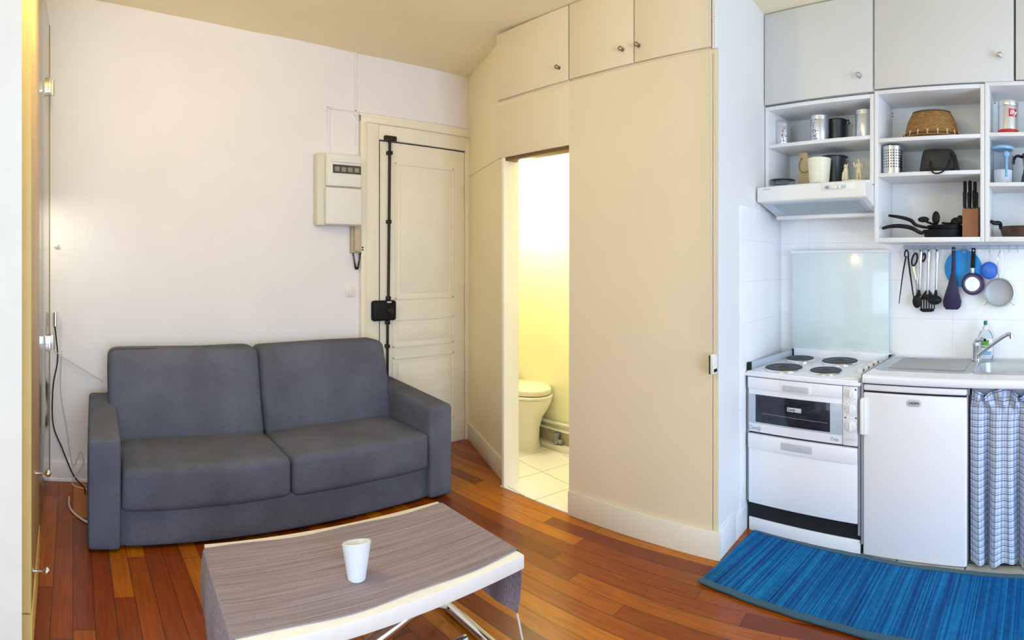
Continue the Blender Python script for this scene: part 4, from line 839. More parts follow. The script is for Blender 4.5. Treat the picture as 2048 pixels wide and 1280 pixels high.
p1 = place_px(2022, 668, 2.90); b = NB(); tube(b, smooth_path([(tx + 0.01, ty - 0.012, WT + 0.03), (tx + 0.06, ty - 0.05, WT + 0.075), (p1.x - 0.06, 2.93, p1.z - 0.03), (p1.x - 0.02, 2.905, p1.z - 0.004), (p1.x, 2.90, p1.z)], 8), 0.0105, 14); tube(b, [(p1.x + 0.002, 2.90, p1.z + 0.006), (p1.x + 0.004, 2.90, p1.z - 0.024)], 0.013, 16); obj('spout', b, 'chrome', t)
b = NB(); tube(b, smooth_path([(tx, ty, WT + 0.105), (tx + 0.012, ty - 0.02, WT + 0.12), (tx + 0.045, ty - 0.06, WT + 0.128), (tx + 0.055, ty - 0.075, WT + 0.126)], 6), [0.016] * 6 + [0.012] * 6 + [0.008] * 7, 14); obj('lever', b, 'chrome', t)
t = thing('soap_bottle', 'clear washing-up liquid bottle with green cap behind the tap', 'bottle', (0, 0, 0))
sp_ = place_px(1971, 714, 3.085); t.location = (sp_.x, 3.085, WT + 0.004); TM[t.name] = Matrix.Translation(t.location)
def oval(bm, prof, sy=0.6, n=32):
    o = NB(); lathe(o, prof, n); bmesh.ops.scale(o, vec=(1, sy, 1), verts=o.verts); return add(bm, o)
b = NB(); oval(b, [(0, 0.001), (0.038, 0.001), (0.043, 0.008), (0.043, 0.10), (0.041, 0.125), (0.030, 0.150), (0.016, 0.162), (0.015, 0.170), (0, 0.170)]); obj('bottle_body', b, 'clearplastic', t, world=False)
b = NB(); oval(b, [(0.0165, 0.166), (0.0165, 0.180), (0.010, 0.186), (0.009, 0.195), (0, 0.195)], 1.0); obj('collar', b, 'plastic', t, world=False)
b = NB(); oval(b, [(0.0, 0.186), (0.0105, 0.19), (0.0105, 0.208), (0.008, 0.214), (0, 0.214)], 1.0); obj('cap', b, 'green', t, world=False)
def wraplabel(bm, z0, z1, r, a0, a1, sy=0.6, n=14):
    o = NB(); ring = []
    for k in range(n + 1):
        a = a0 + (a1 - a0) * k / n; ring.append((o.verts.new((r * cos(a), r * sy * sin(a), z0)), o.verts.new((r * cos(a), r * sy * sin(a), z1))))
    for p, q in zip(ring, ring[1:]): o.faces.new((p[0], q[0], q[1], p[1]))
    return add(bm, o)
b = NB(); wraplabel(b, 0.02, 0.115, 0.0437, -pi * 0.9, -pi * 0.1); lb = obj('label', b, 'plastic', t, world=False)
b = NB(); wraplabel(b, 0.078, 0.108, 0.0442, -pi * 0.66, -pi * 0.34); obj('label_picture', b, 'labelgreen', lb, world=False)
b = NB(); wraplabel(b, 0.024, 0.045, 0.0442, -pi * 0.75, -pi * 0.2); obj('label_band', b, 'skyblue', lb, world=False)
b = NB(); wraplabel(b, 0.066, 0.072, 0.0442, -pi * 0.66, -pi * 0.36); obj('label_stripe', b, 'green', lb, world=False)

# curtain under the sink
b = NB(); uvl = b.loops.layers.uv.new('UVMap'); NX, NZ = 150, 44; X0c, X1c = -0.338, 0.45; gv = []
def fold(u, z):      # depth of the folds at distance u along the rail
    k = min(1, max(0, (0.78 - z) / 0.5)); amp = 0.009 + 0.026 * k
    return amp * (1.9 * (1 - abs(sin(u * 27 + 0.5 * sin(u * 17) + 0.55)) ** 0.65) - 0.8 + 0.35 * sin(u * 83 + 1.2))
zs = [0.012 + (0.825 - 0.012) * j / NZ for j in range(NZ + 1)]
for i in range(NX + 1):
    u = i / NX * (X1c - X0c); row = []
    for z in zs:
        y = 2.578 + fold(u, z)
        if z > 0.745:
            f = (z - 0.745) / 0.08; y = 2.575 + 0.016 * sin(u * 105 + 3 * f) - 0.012 * f * (1 + sin(u * 33))
        if abs(z - 0.748) < 0.012: y = 2.572 + 0.004 * sin(u * 300)
        x = X0c + u * (0.985 if z < 0.7 else 1.0) + 0.012 * sin(u * 40) * max(0, (0.5 - z))
        if z > 0.75: x += 0.02 * (z - 0.75) / 0.08 * sin(u * 40 + 0.5)
        zz = z + (0.012 * sin(u * 40 + 1) + 0.008 * sin(u * 13)) * max(0, 1 - z / 0.2) * 1.0 + (0.018 * sin(u * 37 + 2.0) if z > 0.8 else 0)
        row.append(b.verts.new((x, y, max(0.008, zz))))
    gv.append(row)
for i in range(NX):
    for j in range(NZ):
        f = b.faces.new((gv[i][j], gv[i + 1][j], gv[i + 1][j + 1], gv[i][j + 1]))
        for lp_, (ii, jj) in zip(f.loops, ((i, j), (i + 1, j), (i + 1, j + 1), (i, j + 1))): lp_[uvl].uv = (ii / NX * (X1c - X0c) * 1.7, zs[jj])
bmesh.ops.recalc_face_normals(b, faces=b.faces); bmesh.ops.solidify(b, geom=list(b.faces), thickness=0.0015)
t = thing('sink_curtain', 'blue and white checked curtain gathered under the sink worktop', 'curtain', (0.05, 2.578, 0.012)); obj('cloth', b, 'curtain', t, angle=80)
b = NB(); tube(b, [(-0.335, 2.59, 0.748), (0.5, 2.59, 0.748)], 0.004, 8); obj('rod', b, 'lightgrey', t)
b = NB(); box(b, (-0.33, 2.75, 0.03), (1.1, 2.77, 0.84)); box(b, (1.08, 2.6, 0), (1.1, 3.1, 0.84)); struct('undersink_shade_sheet', b, 'darktin')  # dark sheet standing in for the shade behind the curtain

# ------------------------------------------------------------------ extractor hood
HX0, HX1, HF = RW(2.7) + 0.006, -0.902, 2.70
t = thing('extractor_hood', 'white extractor hood with perforated grille above the cooker', 'extractor hood', ((HX0 + HX1) / 2, 2.9, 1.70))
b = NB(); prof = [(HF, 1.775), (HF, 1.856), (KY - 0.005, 1.856), (KY - 0.005, 1.70), (2.94, 1.70), (2.93, 1.715), (2.735, 1.772)]
add(b, slab(HX0, HX1, prof)); bmesh.ops.bevel(b, geom=list(b.edges), offset=0.004, segments=2, affect='EDGES'); obj('body', b, 'plastic', t)
gn = Vector((0, -(1.772 - 1.715), -(2.93 - 2.735))).normalized(); e0, e1 = Vector((0, 2.735, 1.772)), Vector((0, 2.93, 1.715))
def under(x0, x1, f0, f1, off, thick, mat_, name, uv=False):
    o = NB(); a, c = e0.lerp(e1, f0), e0.lerp(e1, f1); vs = [Vector((x0, a.y, a.z)), Vector((x1, a.y, a.z)), Vector((x1, c.y, c.z)), Vector((x0, c.y, c.z))]
    q = [o.verts.new(v + gn * off) for v in vs]; ul = o.loops.layers.uv.new('UVMap'); f = o.faces.new(q); ln = (c - a).length
    for lp_, w in zip(f.loops, ((0, 0), (x1 - x0, 0), (x1 - x0, ln), (0, ln))): lp_[ul].uv = w
    r = bmesh.ops.extrude_face_region(o, geom=[f]); bmesh.ops.translate(o, verts=[v for v in r['geom'] if isinstance(v, bmesh.types.BMVert)], vec=-gn * thick); bmesh.ops.recalc_face_normals(o, faces=o.faces)
    return obj(name, o, mat_, t)
under(HX0 + 0.015, HX1 - 0.03, 0.06, 0.94, 0.002, 0.004, 'ovenpane', 'visor')
under(HX0 + 0.075, HX1 - 0.06, 0.10, 0.86, 0.004, 0.004, 'grille', 'grille')
b = NB(); box(b, (HX0 + 0.01, 2.915, 1.69), (HX1 - 0.01, 2.945, 1.712), 0.005); obj('rear_lip', b, 'plastic', t)
cpx = place_px(1675, 373, HF); b = NB(); box(b, (cpx.x - 0.09, HF - 0.003, cpx.z - 0.018), (cpx.x + 0.09, HF + 0.002, cpx.z + 0.016), 0.002); cpl = obj('control_plate', b, 'plastic', t)
b = NB(); box(b, (cpx.x - 0.068, HF - 0.006, cpx.z - 0.011), (cpx.x + 0.048, HF - 0.002, cpx.z + 0.006), 0.001); obj('slider_slot', b, 'lightgrey', cpl)
for x0, x1, mm in ((-0.066, -0.05, 'grey'), (0.005, 0.022, 'plastic'), (-0.045, 0.0, 'plastic')):
    b = NB(); box(b, (cpx.x + x0, HF - 0.010, cpx.z - 0.010), (cpx.x + x1, HF - 0.004, cpx.z + 0.005), 0.002); obj('slider', b, mm, cpl)
q = place_px(1533, 379, HF); b = NB(); box(b, (q.x - 0.022, HF - 0.0012, q.z - 0.003), (q.x + 0.022, HF + 0.001, q.z + 0.003)); obj('nameplate', b, 'lightgrey', t)

# ------------------------------------------------------------------ wall shelves and cupboards over the kitchen
SF = 2.85; T = 0.022
def shelf_unit(name, label, x0, x1, z0, z1, shelves, bottom=True, back='laminate'):
    t = thing(name, label, 'shelf unit', ((x0 + x1) / 2, 3.0, z0), 0, 'open shelf units over the worktop')
    for xa in (x0, x1 - T):
        b = NB(); box(b, (xa, SF, z0), (xa + T, KY - 0.002, z1), 0.0015); obj('side_panel', b, 'laminate', t)
    b = NB(); box(b, (x0 + T, SF, z1 - T), (x1 - T, KY - 0.002, z1), 0.0015); obj('top_panel', b, 'laminate', t)
    if bottom: b = NB(); box(b, (x0 + T, SF, z0), (x1 - T, KY - 0.002, z0 + T + 0.003), 0.0015); obj('bottom_panel', b, 'laminate', t)
    b = NB(); box(b, (x0 + T, KY - 0.012, z0 + (T if bottom else 0)), (x1 - T, KY - 0.002, z1 - T)); obj('back_panel', b, back, t)
    for z in shelves: b = NB(); box(b, (x0 + T, SF + 0.001, z - 0.0205), (x1 - T, KY - 0.012, z), 0.001); obj('shelf', b, 'laminate', t)
    return t
LX0, LX1 = RW(2.86) + 0.003, -0.903
t = shelf_unit('open_shelf_unit', 'white open shelf unit of tins directly above the extractor hood', LX0, LX1, 1.860, 2.352, [2.128], True)
t = shelf_unit('open_shelf_unit', 'white three-compartment shelf unit holding the basket and frying pans', -0.900, -0.302, 1.542, 2.366, [2.105, 1.917])
q = place_px(1786, 230, KY - 0.013)
b = NB(); box(b, (q.x - 0.012, KY - 0.018, q.z - 0.022), (q.x + 0.012, KY - 0.012, q.z + 0.022), 0.002); br = obj('hanging_bracket', b, 'plastic', t)
b = NB(); [box(b, (q.x - 0.003, KY - 0.0195, q.z + d - 0.003), (q.x + 0.003, KY - 0.0175, q.z + d + 0.003)) for d in (-0.01, 0.008)]; obj('screw', b, 'black', br)
t = shelf_unit('open_shelf_unit', 'white shelf unit at the right edge holding the red-banded tin', -0.300, 0.30, 1.542, 2.375, [2.110, 1.850])
q = place_px(1990, 203, KY - 0.013)
b = NB(); box(b, (q.x - 0.012, KY - 0.018, q.z - 0.022), (q.x + 0.012, KY - 0.012, q.z + 0.022), 0.002); br = obj('hanging_bracket', b, 'plastic', t)
b = NB(); [box(b, (q.x - 0.003, KY - 0.0195, q.z + d - 0.003), (q.x + 0.003, KY - 0.0175, q.z + d + 0.003)) for d in (-0.01, 0.008)]; obj('screw', b, 'black', br)
def wall_cup(x0, x1, z0, kx, kz, label, left_gap=True):
    t = thing('wall_cupboard', label, 'cupboard', ((x0 + x1) / 2, 3.0, z0), 0, 'white cupboards up to the kitchen ceiling')
    b = NB(); box(b, (x0, SF + 0.008, z0 + 0.004), (x1, KY - 0.002, 2.895), 0.001); obj('body', b, 'laminate', t)
    b = NB(); box(b, (x0 + 0.003, SF - 0.012, z0), (x1 - 0.003, SF + 0.008, 2.893), 0.002); d = obj('door', b, 'laminate_door', t)
    if kx is not None: b = NB(); knob(b, FRONT((kx, SF - 0.012, kz)), 0.0155, 0.02); obj('knob', b, 'steel', d)
k1, k2 = place_px(1721, 154, SF), place_px(2000, 115, SF)
wall_cup(RW(2.86) + 0.003, -0.903, 2.362, k1.x, k1.z, 'white wall cupboard above the shelf of tins, beside the corner')
wall_cup(-0.898, -0.147, 2.372, k2.x, k2.z, 'wide white wall cupboard above the basket shelf')
wall_cup(-0.140, 0.6, 2.378, None, None, 'white wall cupboard cut by the right edge of the picture')

# ---- things on the shelves
def ontop(x, Y, z): return Vector((Y * tan(ang(x)), Y, z))
def tin(name, label, xl, xr, Y, z, h, mat_, lidm='tin', group='patterned storage tins', sy=1.0):
    a, c = ontop(xl, Y, z), ontop(xr, Y, z); r = (c.x - a.x) / 2 * cos(ang((xl + xr) / 2)) ; ce = (a + c) / 2
    t = thing(name, label, 'tin', (ce.x, Y, z + 0.001), 0, group)
    b = NB(); lathe(b, [(0, 0), (r * 0.97, 0), (r, 0.003), (r, h * 0.82), (r * 0.985, h * 0.83), (0, h * 0.83)], 36); obj('can', b, mat_, t, world=False)
    b = NB(); lathe(b, [(0, h), (r * 0.96, h), (r * 1.02, h - 0.004), (r * 1.02, h * 0.83), (r * 0.99, h * 0.83)], 36); obj('lid', b, lidm, t, world=False)
    return t, r
tin('storage_tin', 'silver patterned tin at the left end of the upper hood shelf', 1551, 1581, 2.98, 2.128, 0.155, 'patterntin')
tin('storage_tin', 'silver patterned tin in front of the dark canister, middle of the shelf', 1621, 1658, 2.96, 2.128, 0.160, 'patterntin')
tin('storage_tin', 'plain silver tin at the right end of the upper hood shelf', 1711, 1748, 2.96, 2.128, 0.165, 'tin')
ce = ontop(1674, 3.07, 2.129); t = thing('dark_canister', 'dark grey canister standing behind the middle silver tin', 'canister', ce)
b = NB(); lathe(b, [(0, 0), (0.055, 0), (0.060, 0.15), (0.064, 0.155), (0.060, 0.158), (0.056, 0.152), (0.05, 0.01), (0, 0.01)], 36); obj('can', b, 'darktin', t, world=False)
b = NB(); tube(b, [(0.055, -0.02, 0.14), (0.085, -0.03, 0.145), (0.09, -0.03, 0.12)], 0.004, 8); obj('handle', b, 'black', t, world=False)
HT = 1.8865
ce = ontop(1566, 2.90, HT); t = thing('glass_dish', 'low clear glass dish at the left end on top of the hood', 'dish', ce)
b = NB(); lathe(b, [(0, 0), (0.055, 0), (0.068, 0.012), (0.074, 0.03), (0.071, 0.031), (0.064, 0.014), (0.052, 0.004), (0, 0.004)], 40); obj('bowl', b, 'clearplastic', t, world=False)
b = NB(); lathe(b, [(0.060, 0.026), (0.074, 0.032), (0.076, 0.035), (0.070, 0.036), (0.04, 0.040), (0, 0.041), (0, 0.038), (0.04, 0.037), (0.060, 0.026)], 40); obj('lid', b, 'clearplastic', t, world=False)
# wooden board with a string
ce = ontop(1610, 3.02, HT); w = 0.038
t = thing('cutting_board', 'light wooden board with a string loop leaning behind the white pot', 'cutting board', ce)
b = NB(); plate(b, [(-w * 1.15, 0), (w * 1.15, 0), (w * 1.1, 0.09), (w, 0.115), (w * 0.8, 0.135), (w * 0.60, 0.155), (w * 0.55, 0.18), (w * 0.5, 0.20), (w * 0.35, 0.212), (-w * 0.75, 0.214), (-w * 0.95, 0.205), (-w, 0.1)], -0.009, 0.009, 0.003); obj('board', b, 'woodlight', t, world=False)
b = NB(); tube(b, smooth_path([(-0.018, -0.011, 0.175), (-0.034, -0.012, 0.14), (-0.026, -0.013, 0.105), (0.0, -0.013, 0.09), (0.028, -0.013, 0.10), (0.036, -0.012, 0.125), (0.026, -0.011, 0.15)], 6), 0.002, 6); obj('string', b, 'woodblock', t, world=False)
b = NB(); lathe(b, [(0, 0), (0.0045, 0), (0.0045, 0.001), (0, 0.001)], 14, FRONT((-0.018, -0.009, 0.175))); obj('hole', b, 'black', t, world=False)
ce = ontop(1638.5, 2.905, HT); t = thing('white_pot', 'plain cream white pot in front of the dark bucket on the hood', 'pot', ce)
b = NB(); lathe(b, [(0, 0), (0.054, 0), (0.057, 0.003), (0.068, 0.142), (0.066, 0.144), (0.063, 0.14), (0.052, 0.006), (0, 0.006)], 44); obj('vessel', b, 'cream', t, world=False)
ce = ontop(1669, 3.045, HT); t = thing('metal_bucket', 'dark grey ribbed metal bucket standing behind the white pot', 'bucket', ce)
b = NB(); pr_ = [(0, 0), (0.052, 0)]
for k in range(24): pr_.append((0.050 + 0.018 * k / 23 + (0.0012 if k % 2 else 0), 0.005 + 0.165 * k / 23))
pr_ += [(0.080, 0.172), (0.081, 0.176), (0.070, 0.176), (0.066, 0.168), (0.05, 0.006), (0, 0.006)]; lathe(b, pr_, 44); obj('vessel', b, 'darktin', t, world=False)
# figurines on a small oval stand
ce = ontop(1706, 2.93, HT); t = thing('figurine_group', 'ivory figurine of a person and an animal on an oval stand', 'figurine', ce)
b = NB(); lathe(b, [(0, 0), (0.072, 0), (0.074, 0.004), (0.066, 0.011), (0, 0.013)], 36); bmesh.ops.scale(b, vec=(1, 0.6, 1), verts=b.verts); obj('stand', b, 'cream', t, world=False)
b = NB(); x = 0.036   # standing person in a knee-length coat with a staff and bundle
for dx in (-0.009, 0.009): tube(b, [(x + dx * 1.2, -0.004, 0.012), (x + dx * 1.2, 0, 0.018), (x + dx, 0, 0.038), (x + dx * 0.9, 0, 0.062)], [0.006, 0.0055, 0.007, 0.0085], 10)
lathe(b, [(0, 0.048), (0.020, 0.050), (0.018, 0.064), (0.0145, 0.076), (0.017, 0.095), (0.0155, 0.105), (0.007, 0.111), (0.006, 0.115), (0, 0.116)], 20, Matrix.Translation((x, 0, 0)) @ Matrix.Scale(0.7, 4, (0, 1, 0)))
sphere(b, (x, -0.001, 0.123), 0.0095, (0.9, 1, 1.15)); lathe(b, [(0.0, 0.137), (0.006, 0.136), (0.0095, 0.129), (0.013, 0.128), (0.0, 0.127)], 18, Matrix.Translation((x, 0, 0)))
tube(b, [(x - 0.015, 0, 0.102), (x - 0.023, -0.004, 0.084), (x - 0.026, -0.012, 0.098), (x - 0.027, -0.012, 0.112)], [0.006, 0.005, 0.0045, 0.004], 10); tube(b, [(x + 0.015, 0, 0.102), (x + 0.022, 0, 0.086), (x + 0.020, -0.006, 0.07)], [0.006, 0.005, 0.0042], 10); sphere(b, (x + 0.019, 0.012, 0.092), 0.012, (0.8, 0.7, 1.2))
obj('person_figure', b, 'figure', t, world=False, angle=60)
b = NB(); x = -0.045  # upright sitting animal
tube(b, smooth_path([(x, 0.0, 0.013), (x - 0.002, 0.0, 0.035), (x, 0, 0.06), (x + 0.003, -0.003, 0.078), (x + 0.004, -0.006, 0.086)], 4), [0.014, 0.017, 0.0185, 0.019, 0.0185, 0.018, 0.017, 0.016, 0.015, 0.0145, 0.0135, 0.0125, 0.0115, 0.011, 0.0105, 0.010, 0.0095], 14)
sphere(b, (x + 0.005, -0.009, 0.092), 0.0115, (1, 1.15, 0.95)); sphere(b, (x + 0.009, -0.02, 0.089), 0.006, (1.2, 1.3, 0.8))
for dx in (-0.006, 0.008): tube(b, [(x + 0.004 + dx, -0.004, 0.099), (x + 0.004 + dx * 1.3, -0.003, 0.110)], [0.0045, 0.001], 8)
for dx in (-0.009, 0.009): tube(b, [(x + dx, -0.012, 0.058), (x + dx, -0.019, 0.035), (x + dx * 1.1, -0.020, 0.013)], [0.006, 0.005, 0.0055], 8)
obj('animal_figure', b, 'figure', t, world=False, angle=60)

# basket upside-down
ce = ontop(1863, 2.975, 2.106); t = thing('wicker_basket', 'upturned woven wicker basket on the top middle shelf', 'basket', ce)
b = NB(); o = NB(); lathe(o, [(0.150, 0.0), (0.158, 0.006), (0.156, 0.018), (0.150, 0.024), (0.142, 0.060), (0.128, 0.105), (0.108, 0.143), (0.098, 0.152), (0.09, 0.150), (0.0, 0.146)], 72)
for v in o.verts: v.co += Vector((v.co.x, v.co.y, 0)).normalized() * 0.0016 * sin(v.co.z * 900) if v.co.xy.length > 1e-3 else Vector((0, 0, 0))
bmesh.ops.scale(o, vec=(1.03, 0.70, 1), verts=o.verts); add(b, o); bk = obj('bowl', b, 'basket', t, world=False, angle=60)
b = NB()
for (rr, zz, th) in ((0.154, 0.006, 0.007), (0.152, 0.024, 0.005), (0.101, 0.150, 0.004)): tube(b, [(rr * 1.03 * cos(a), rr * 0.70 * sin(a), zz) for a in [2 * pi * k / 60 for k in range(61)]], th, 8)
obj('rim', b, 'basket', t, world=False, angle=60)
for k in range(9):
    a = pi + pi * (k + 0.5) / 9; b = NB()
    for d in (-0.02, 0.02): tube(b, [(0.157 * 1.03 * cos(a + d * 0.4), 0.157 * 0.70 * sin(a + d * 0.4), 0.016), (0.151 * 1.03 * cos(a + d), 0.151 * 0.70 * sin(a + d), 0.042)], 0.0025, 6)
    obj('lashing', b, 'woodlight', t, world=False)
# perforated cutlery holder
a_, c_ = ontop(1765, 2.93, 0), ontop(1807, 2.93, 0); r = (c_.x - a_.x) / 2 * 0.96; ce = ontop(1786, 2.93, 1.918)
t = thing('cutlery_holder', 'perforated stainless cutlery holder at the left of the middle shelf', 'cutlery holder', ce)
b = NB(); lathe(b, [(0, 0), (r, 0), (r, 0.03)], 44); lathe(b, [(r, 0.130), (r, 0.152), (r - 0.002, 0.152), (r - 0.002, 0.005), (0, 0.005)], 44); obj('cylinder', b, 'steel', t, world=False)
b = NB(); lathe(b, [(r, 0.03), (r, 0.130)], 44); obj('perforated_band', b, 'perf', t, world=False)
# black woven bag lying on the shelf
p0, p1 = ontop(1840, 2.95, 1.918), ontop(1918, 2.95, 1.918)
t = thing('woven_bag', 'small black woven bag with its handle hanging over the shelf edge', 'bag', ((p0.x + p1.x) / 2, 2.95, 1.918))
M['bagweave'] = dots('black_woven_weave', (0.006, 0.0055, 0.006), (0.018, 0.016, 0.017), 0.012, 0.42, 0.0, 0.5, False)
wd_ = (p1.x - p0.x) / 2; b = NB(); softbox(b, (-wd_, -0.055, 0.0), (wd_, 0.07, 0.125), 0.022, (0.004, 0.006, 0.006), 12, wob=0.006, seed=4)
for v in b.verts: v.co.x *= 1 - 0.22 * max(0, v.co.z) / 0.12
obj('pouch', b, 'bagweave', t, world=False, angle=60)
b = NB(); tube(b, smooth_path([(-0.035, -0.055, 0.06), (-0.033, -0.10, 0.025), (-0.010, -0.112, -0.012), (0.025, -0.113, -0.014), (0.058, -0.106, 0.012), (0.068, -0.07, 0.06)], 8), 0.0045, 8); obj('handle', b, 'black', t, world=False)
b = NB(); tube(b, smooth_path([(0.075, -0.06, 0.10), (0.095, -0.075, 0.05), (0.092, -0.07, 0.012), (0.075, -0.06, 0.006)], 6), 0.006, 8); obj('strap', b, 'black', t, world=False)

# pans, lowest middle compartment (floor z 1.567)
BZ = 1.568
def pan(name, label, c, r, h, matp, hang, handle_pts, hr, group=None, tilt=None, loc_z=BZ):
    t = thing(name, label, 'pan', c, 0, group)
    b = NB(); lathe(b, [(0, 0), (r * 0.82, 0), (r * 0.88, 0.004), (r, h), (r - 0.003, h + 0.001), (r * 0.86, 0.008), (0, 0.007)], 48); obj('vessel', b, matp, t, world=False)
    b = NB(); pts = smooth_path(handle_pts, 6); n = len(pts); tube(b, pts, [hr * (0.75 + 0.5 * sin(pi * min(1, (k / n) * 1.05)) ** 0.7) for k in range(n)], 10); obj('handle', b, 'black', t, world=False)
    return t
c = ontop(1888, 2.99, BZ)
h0, h1, h2 = place_px(1835, 466, 2.93) - c, place_px(1800, 452, 2.90) - c, place_px(1764, 457, 2.875) - c
pan('frying_pan', 'lower black frying pan with handle pointing left at shelf bottom', c, 0.120, 0.042, 'black', 0, [(-0.105, -0.055, 0.025), tuple(h0 + Vector((0.01, 0, 0.004))), tuple(place_px(1823, 456, 2.91) - c), tuple(h1), tuple(place_px(1780, 453, 2.885) - c), tuple(h2)], 0.0095, 'black frying pans')
c2 = ontop(1893, 3.0, BZ + 0.028)
pan('frying_pan', 'upper black frying pan nested on the other with handle rising left', c2, 0.110, 0.040, 'black', 0, [(-0.098, -0.05, 0.028), tuple(place_px(1832, 450, 2.92) - c2), tuple(place_px(1822, 441, 2.905) - c2), tuple(place_px(1803, 435, 2.895) - c2), tuple(place_px(1777, 431, 2.885) - c2)], 0.0085, 'black frying pans')
# utensils lying in the pan
def ladle_in_pan(label, pts, head, hr, group, sc=(1, 0.5, 1.2)):
    t = thing('black_utensil', label, 'utensil', Vector(pts[0]), 0, group)
    b = NB(); tube(b, smooth_path(pts, 6), 0.006, 8); obj('handle', b, 'black', t); b = NB(); sphere(b, head, hr, sc); obj('head', b, 'black', t)
g = 'black utensils lying in the frying pan'
P_ = place_px
ladle_in_pan('black spatula leaning left out of the upper frying pan', [P_(1852, 443, 2.97), P_(1865, 448, 2.98), P_(1880, 452, 2.99)], P_(1847, 439, 2.965), 0.026, g, (1.25, 0.35, 0.62))
ladle_in_pan('black round spoon standing tallest in the upper frying pan', [P_(1872, 440, 2.97), P_(1873, 452, 2.98), P_(1878, 458, 2.985)], P_(1872, 436, 2.965), 0.030, g, (0.75, 0.5, 1.25))
ladle_in_pan('black ladle lying at the right of the upper frying pan', [P_(1884, 446, 2.97), P_(1897, 447, 2.97), P_(1908, 446, 2.975)], P_(1912, 444, 2.975), 0.028, g, (1.1, 0.6, 0.9))
ladle_in_pan('black spoon resting against the knife block in the pan', [P_(1905, 455, 2.95), P_(1914, 448, 2.95), P_(1918, 444, 2.95)], P_(1920, 440, 2.955), 0.022, g, (0.9, 0.5, 1.2))
# knife block
k0, k1 = ontop(1925, 2.91, BZ), ontop(1957, 2.91, BZ); kz = P_(1940, 416, 2.91).z
t = thing('knife_block', 'brown wooden block of black-handled knives at the right of the shelf', 'knife block', ((k0.x + k1.x) / 2, 2.94, BZ))
b = NB(); prismpts = [(2.90, BZ), (2.90, kz - 0.006), (2.99, kz + 0.012), (3.02, kz - 0.05), (3.02, BZ)]; add(b, slab(k0.x, k1.x, prismpts)); bmesh.ops.bevel(b, geom=list(b.edges), offset=0.003, segments=2, affect='EDGES'); obj('block', b, 'woodblock', t)
for k, (xx, yt, yy) in enumerate(((1930, 362, 2.945), (1940, 361, 2.96), (1950, 363, 2.955), (1929, 382, 2.915), (1938, 384, 2.918), (1948, 380, 2.92), (1953, 384, 2.916))):
    base = ontop(xx, yy, kz - 0.003 + (yy - 2.90) * 0.2); top = P_(xx, yt, yy); base.x = top.x
    kt = thing('knife', 'black-handled knife in the wooden block, %s' % ('back row left', 'back row middle', 'back row right', 'front row far left', 'front row second from left', 'front row third from left', 'front row far right')[k], 'knife', base, 0, 'knives in the wooden block')
    b = NB(); tube(b, [base, base.lerp(top, 0.25), base.lerp(top, 0.7), top - Vector((0, 0, 0.008)), top], [0.0075, 0.0085, 0.0095, 0.0100, 0.006], 10); obj('handle', b, 'black', kt)
    b = NB(); tube(b, [base - Vector((0, 0, 0.05)), base + Vector((0, 0, 0.001))], 0.003, 6); obj('blade', b, 'steel', kt)

# right unit
ce = ontop(2016.5, 2.94, 2.111); rr = (ontop(2037, 2.94, 0).x - ontop(1996, 2.94, 0).x) / 2
t = thing('coffee_tin', 'silver coffee tin with red base band and red logo square', 'tin', ce)
b = NB(); lathe(b, [(0, 0), (rr, 0), (rr, 0.003), (rr, 0.150), (rr * 0.985, 0.152), (0, 0.152)], 44); can = obj('can', b, 'tin', t, world=False)
b = NB(); lathe(b, [(0, 0.184), (rr * 0.93, 0.184), (rr * 0.99, 0.180), (rr * 1.02, 0.174), (rr * 1.02, 0.154), (rr, 0.152)], 44); obj('lid', b, 'tin', t, world=False)
b = NB(); lathe(b, [(rr + 0.0008, 0.002), (rr + 0.0008, 0.026)], 44); obj('base_band', b, 'red', t, world=False)
b = NB(); wraplabel(b, 0.092, 0.132, rr + 0.0010, -pi / 2 + 0.10, -pi / 2 + 0.95, 1.0); lg = obj('logo_square', b, 'red', t, world=False)
am = -pi / 2 + 0.52
o_ = text('logo_lettering', 'illy', 0.036, Matrix.Translation((ce.x + (rr + 0.0022) * cos(am), ce.y + (rr + 0.0022) * sin(am), ce.z + 0.112)) @ Matrix.Rotation(am + pi / 2, 4, 'Z') @ Matrix.Rotation(pi / 2, 4, 'X'), 'plastic', lg, 0.15, 0.0008, 0.0006)
# clear jug of sugar
ce = ontop(2006, 2.95, 1.851); rr = 0.056
t = thing('storage_jar', 'clear jar with pale blue lid and spoon holding white sugar', 'jar', ce)
b = NB(); lathe(b, [(0, 0), (rr * 0.92, 0), (rr * 0.96, 0.004), (rr, 0.185), (rr - 0.0025, 0.185), (rr * 0.93, 0.005), (0, 0.005)], 44); obj('vessel', b, 'clearplastic', t, world=False)
b = NB(); lathe(b, [(0, 0.0055), (rr * 0.91, 0.0055), (rr * 0.935, 0.075), (0, 0.082)], 44); obj('sugar', b, 'flour', t, world=False)
b = NB(); lathe(b, [(0, 0.206), (rr * 0.9, 0.206), (rr * 1.06, 0.200), (rr * 1.06, 0.190), (rr * 1.02, 0.186), (0, 0.186)], 44); obj('lid', b, 'skyblue', t, world=False)
b = NB(); tube(b, [(0.022, -0.048, 0.035), (0.022, -0.048, 0.14)], 0.007, 10); sphere(b, (0.02, -0.044, 0.155), 0.019, (1, 0.7, 1)); obj('spoon', b, 'skyblue', t, world=False)
b = NB(); tube(b, smooth_path([(-rr * 0.98, -0.01, 0.185), (-rr * 1.2, -0.02, 0.165), (-rr * 1.12, -0.015, 0.12), (-rr * 0.96, -0.01, 0.105)], 6), 0.0055, 8); obj('handle', b, 'clearplastic', t, world=False)
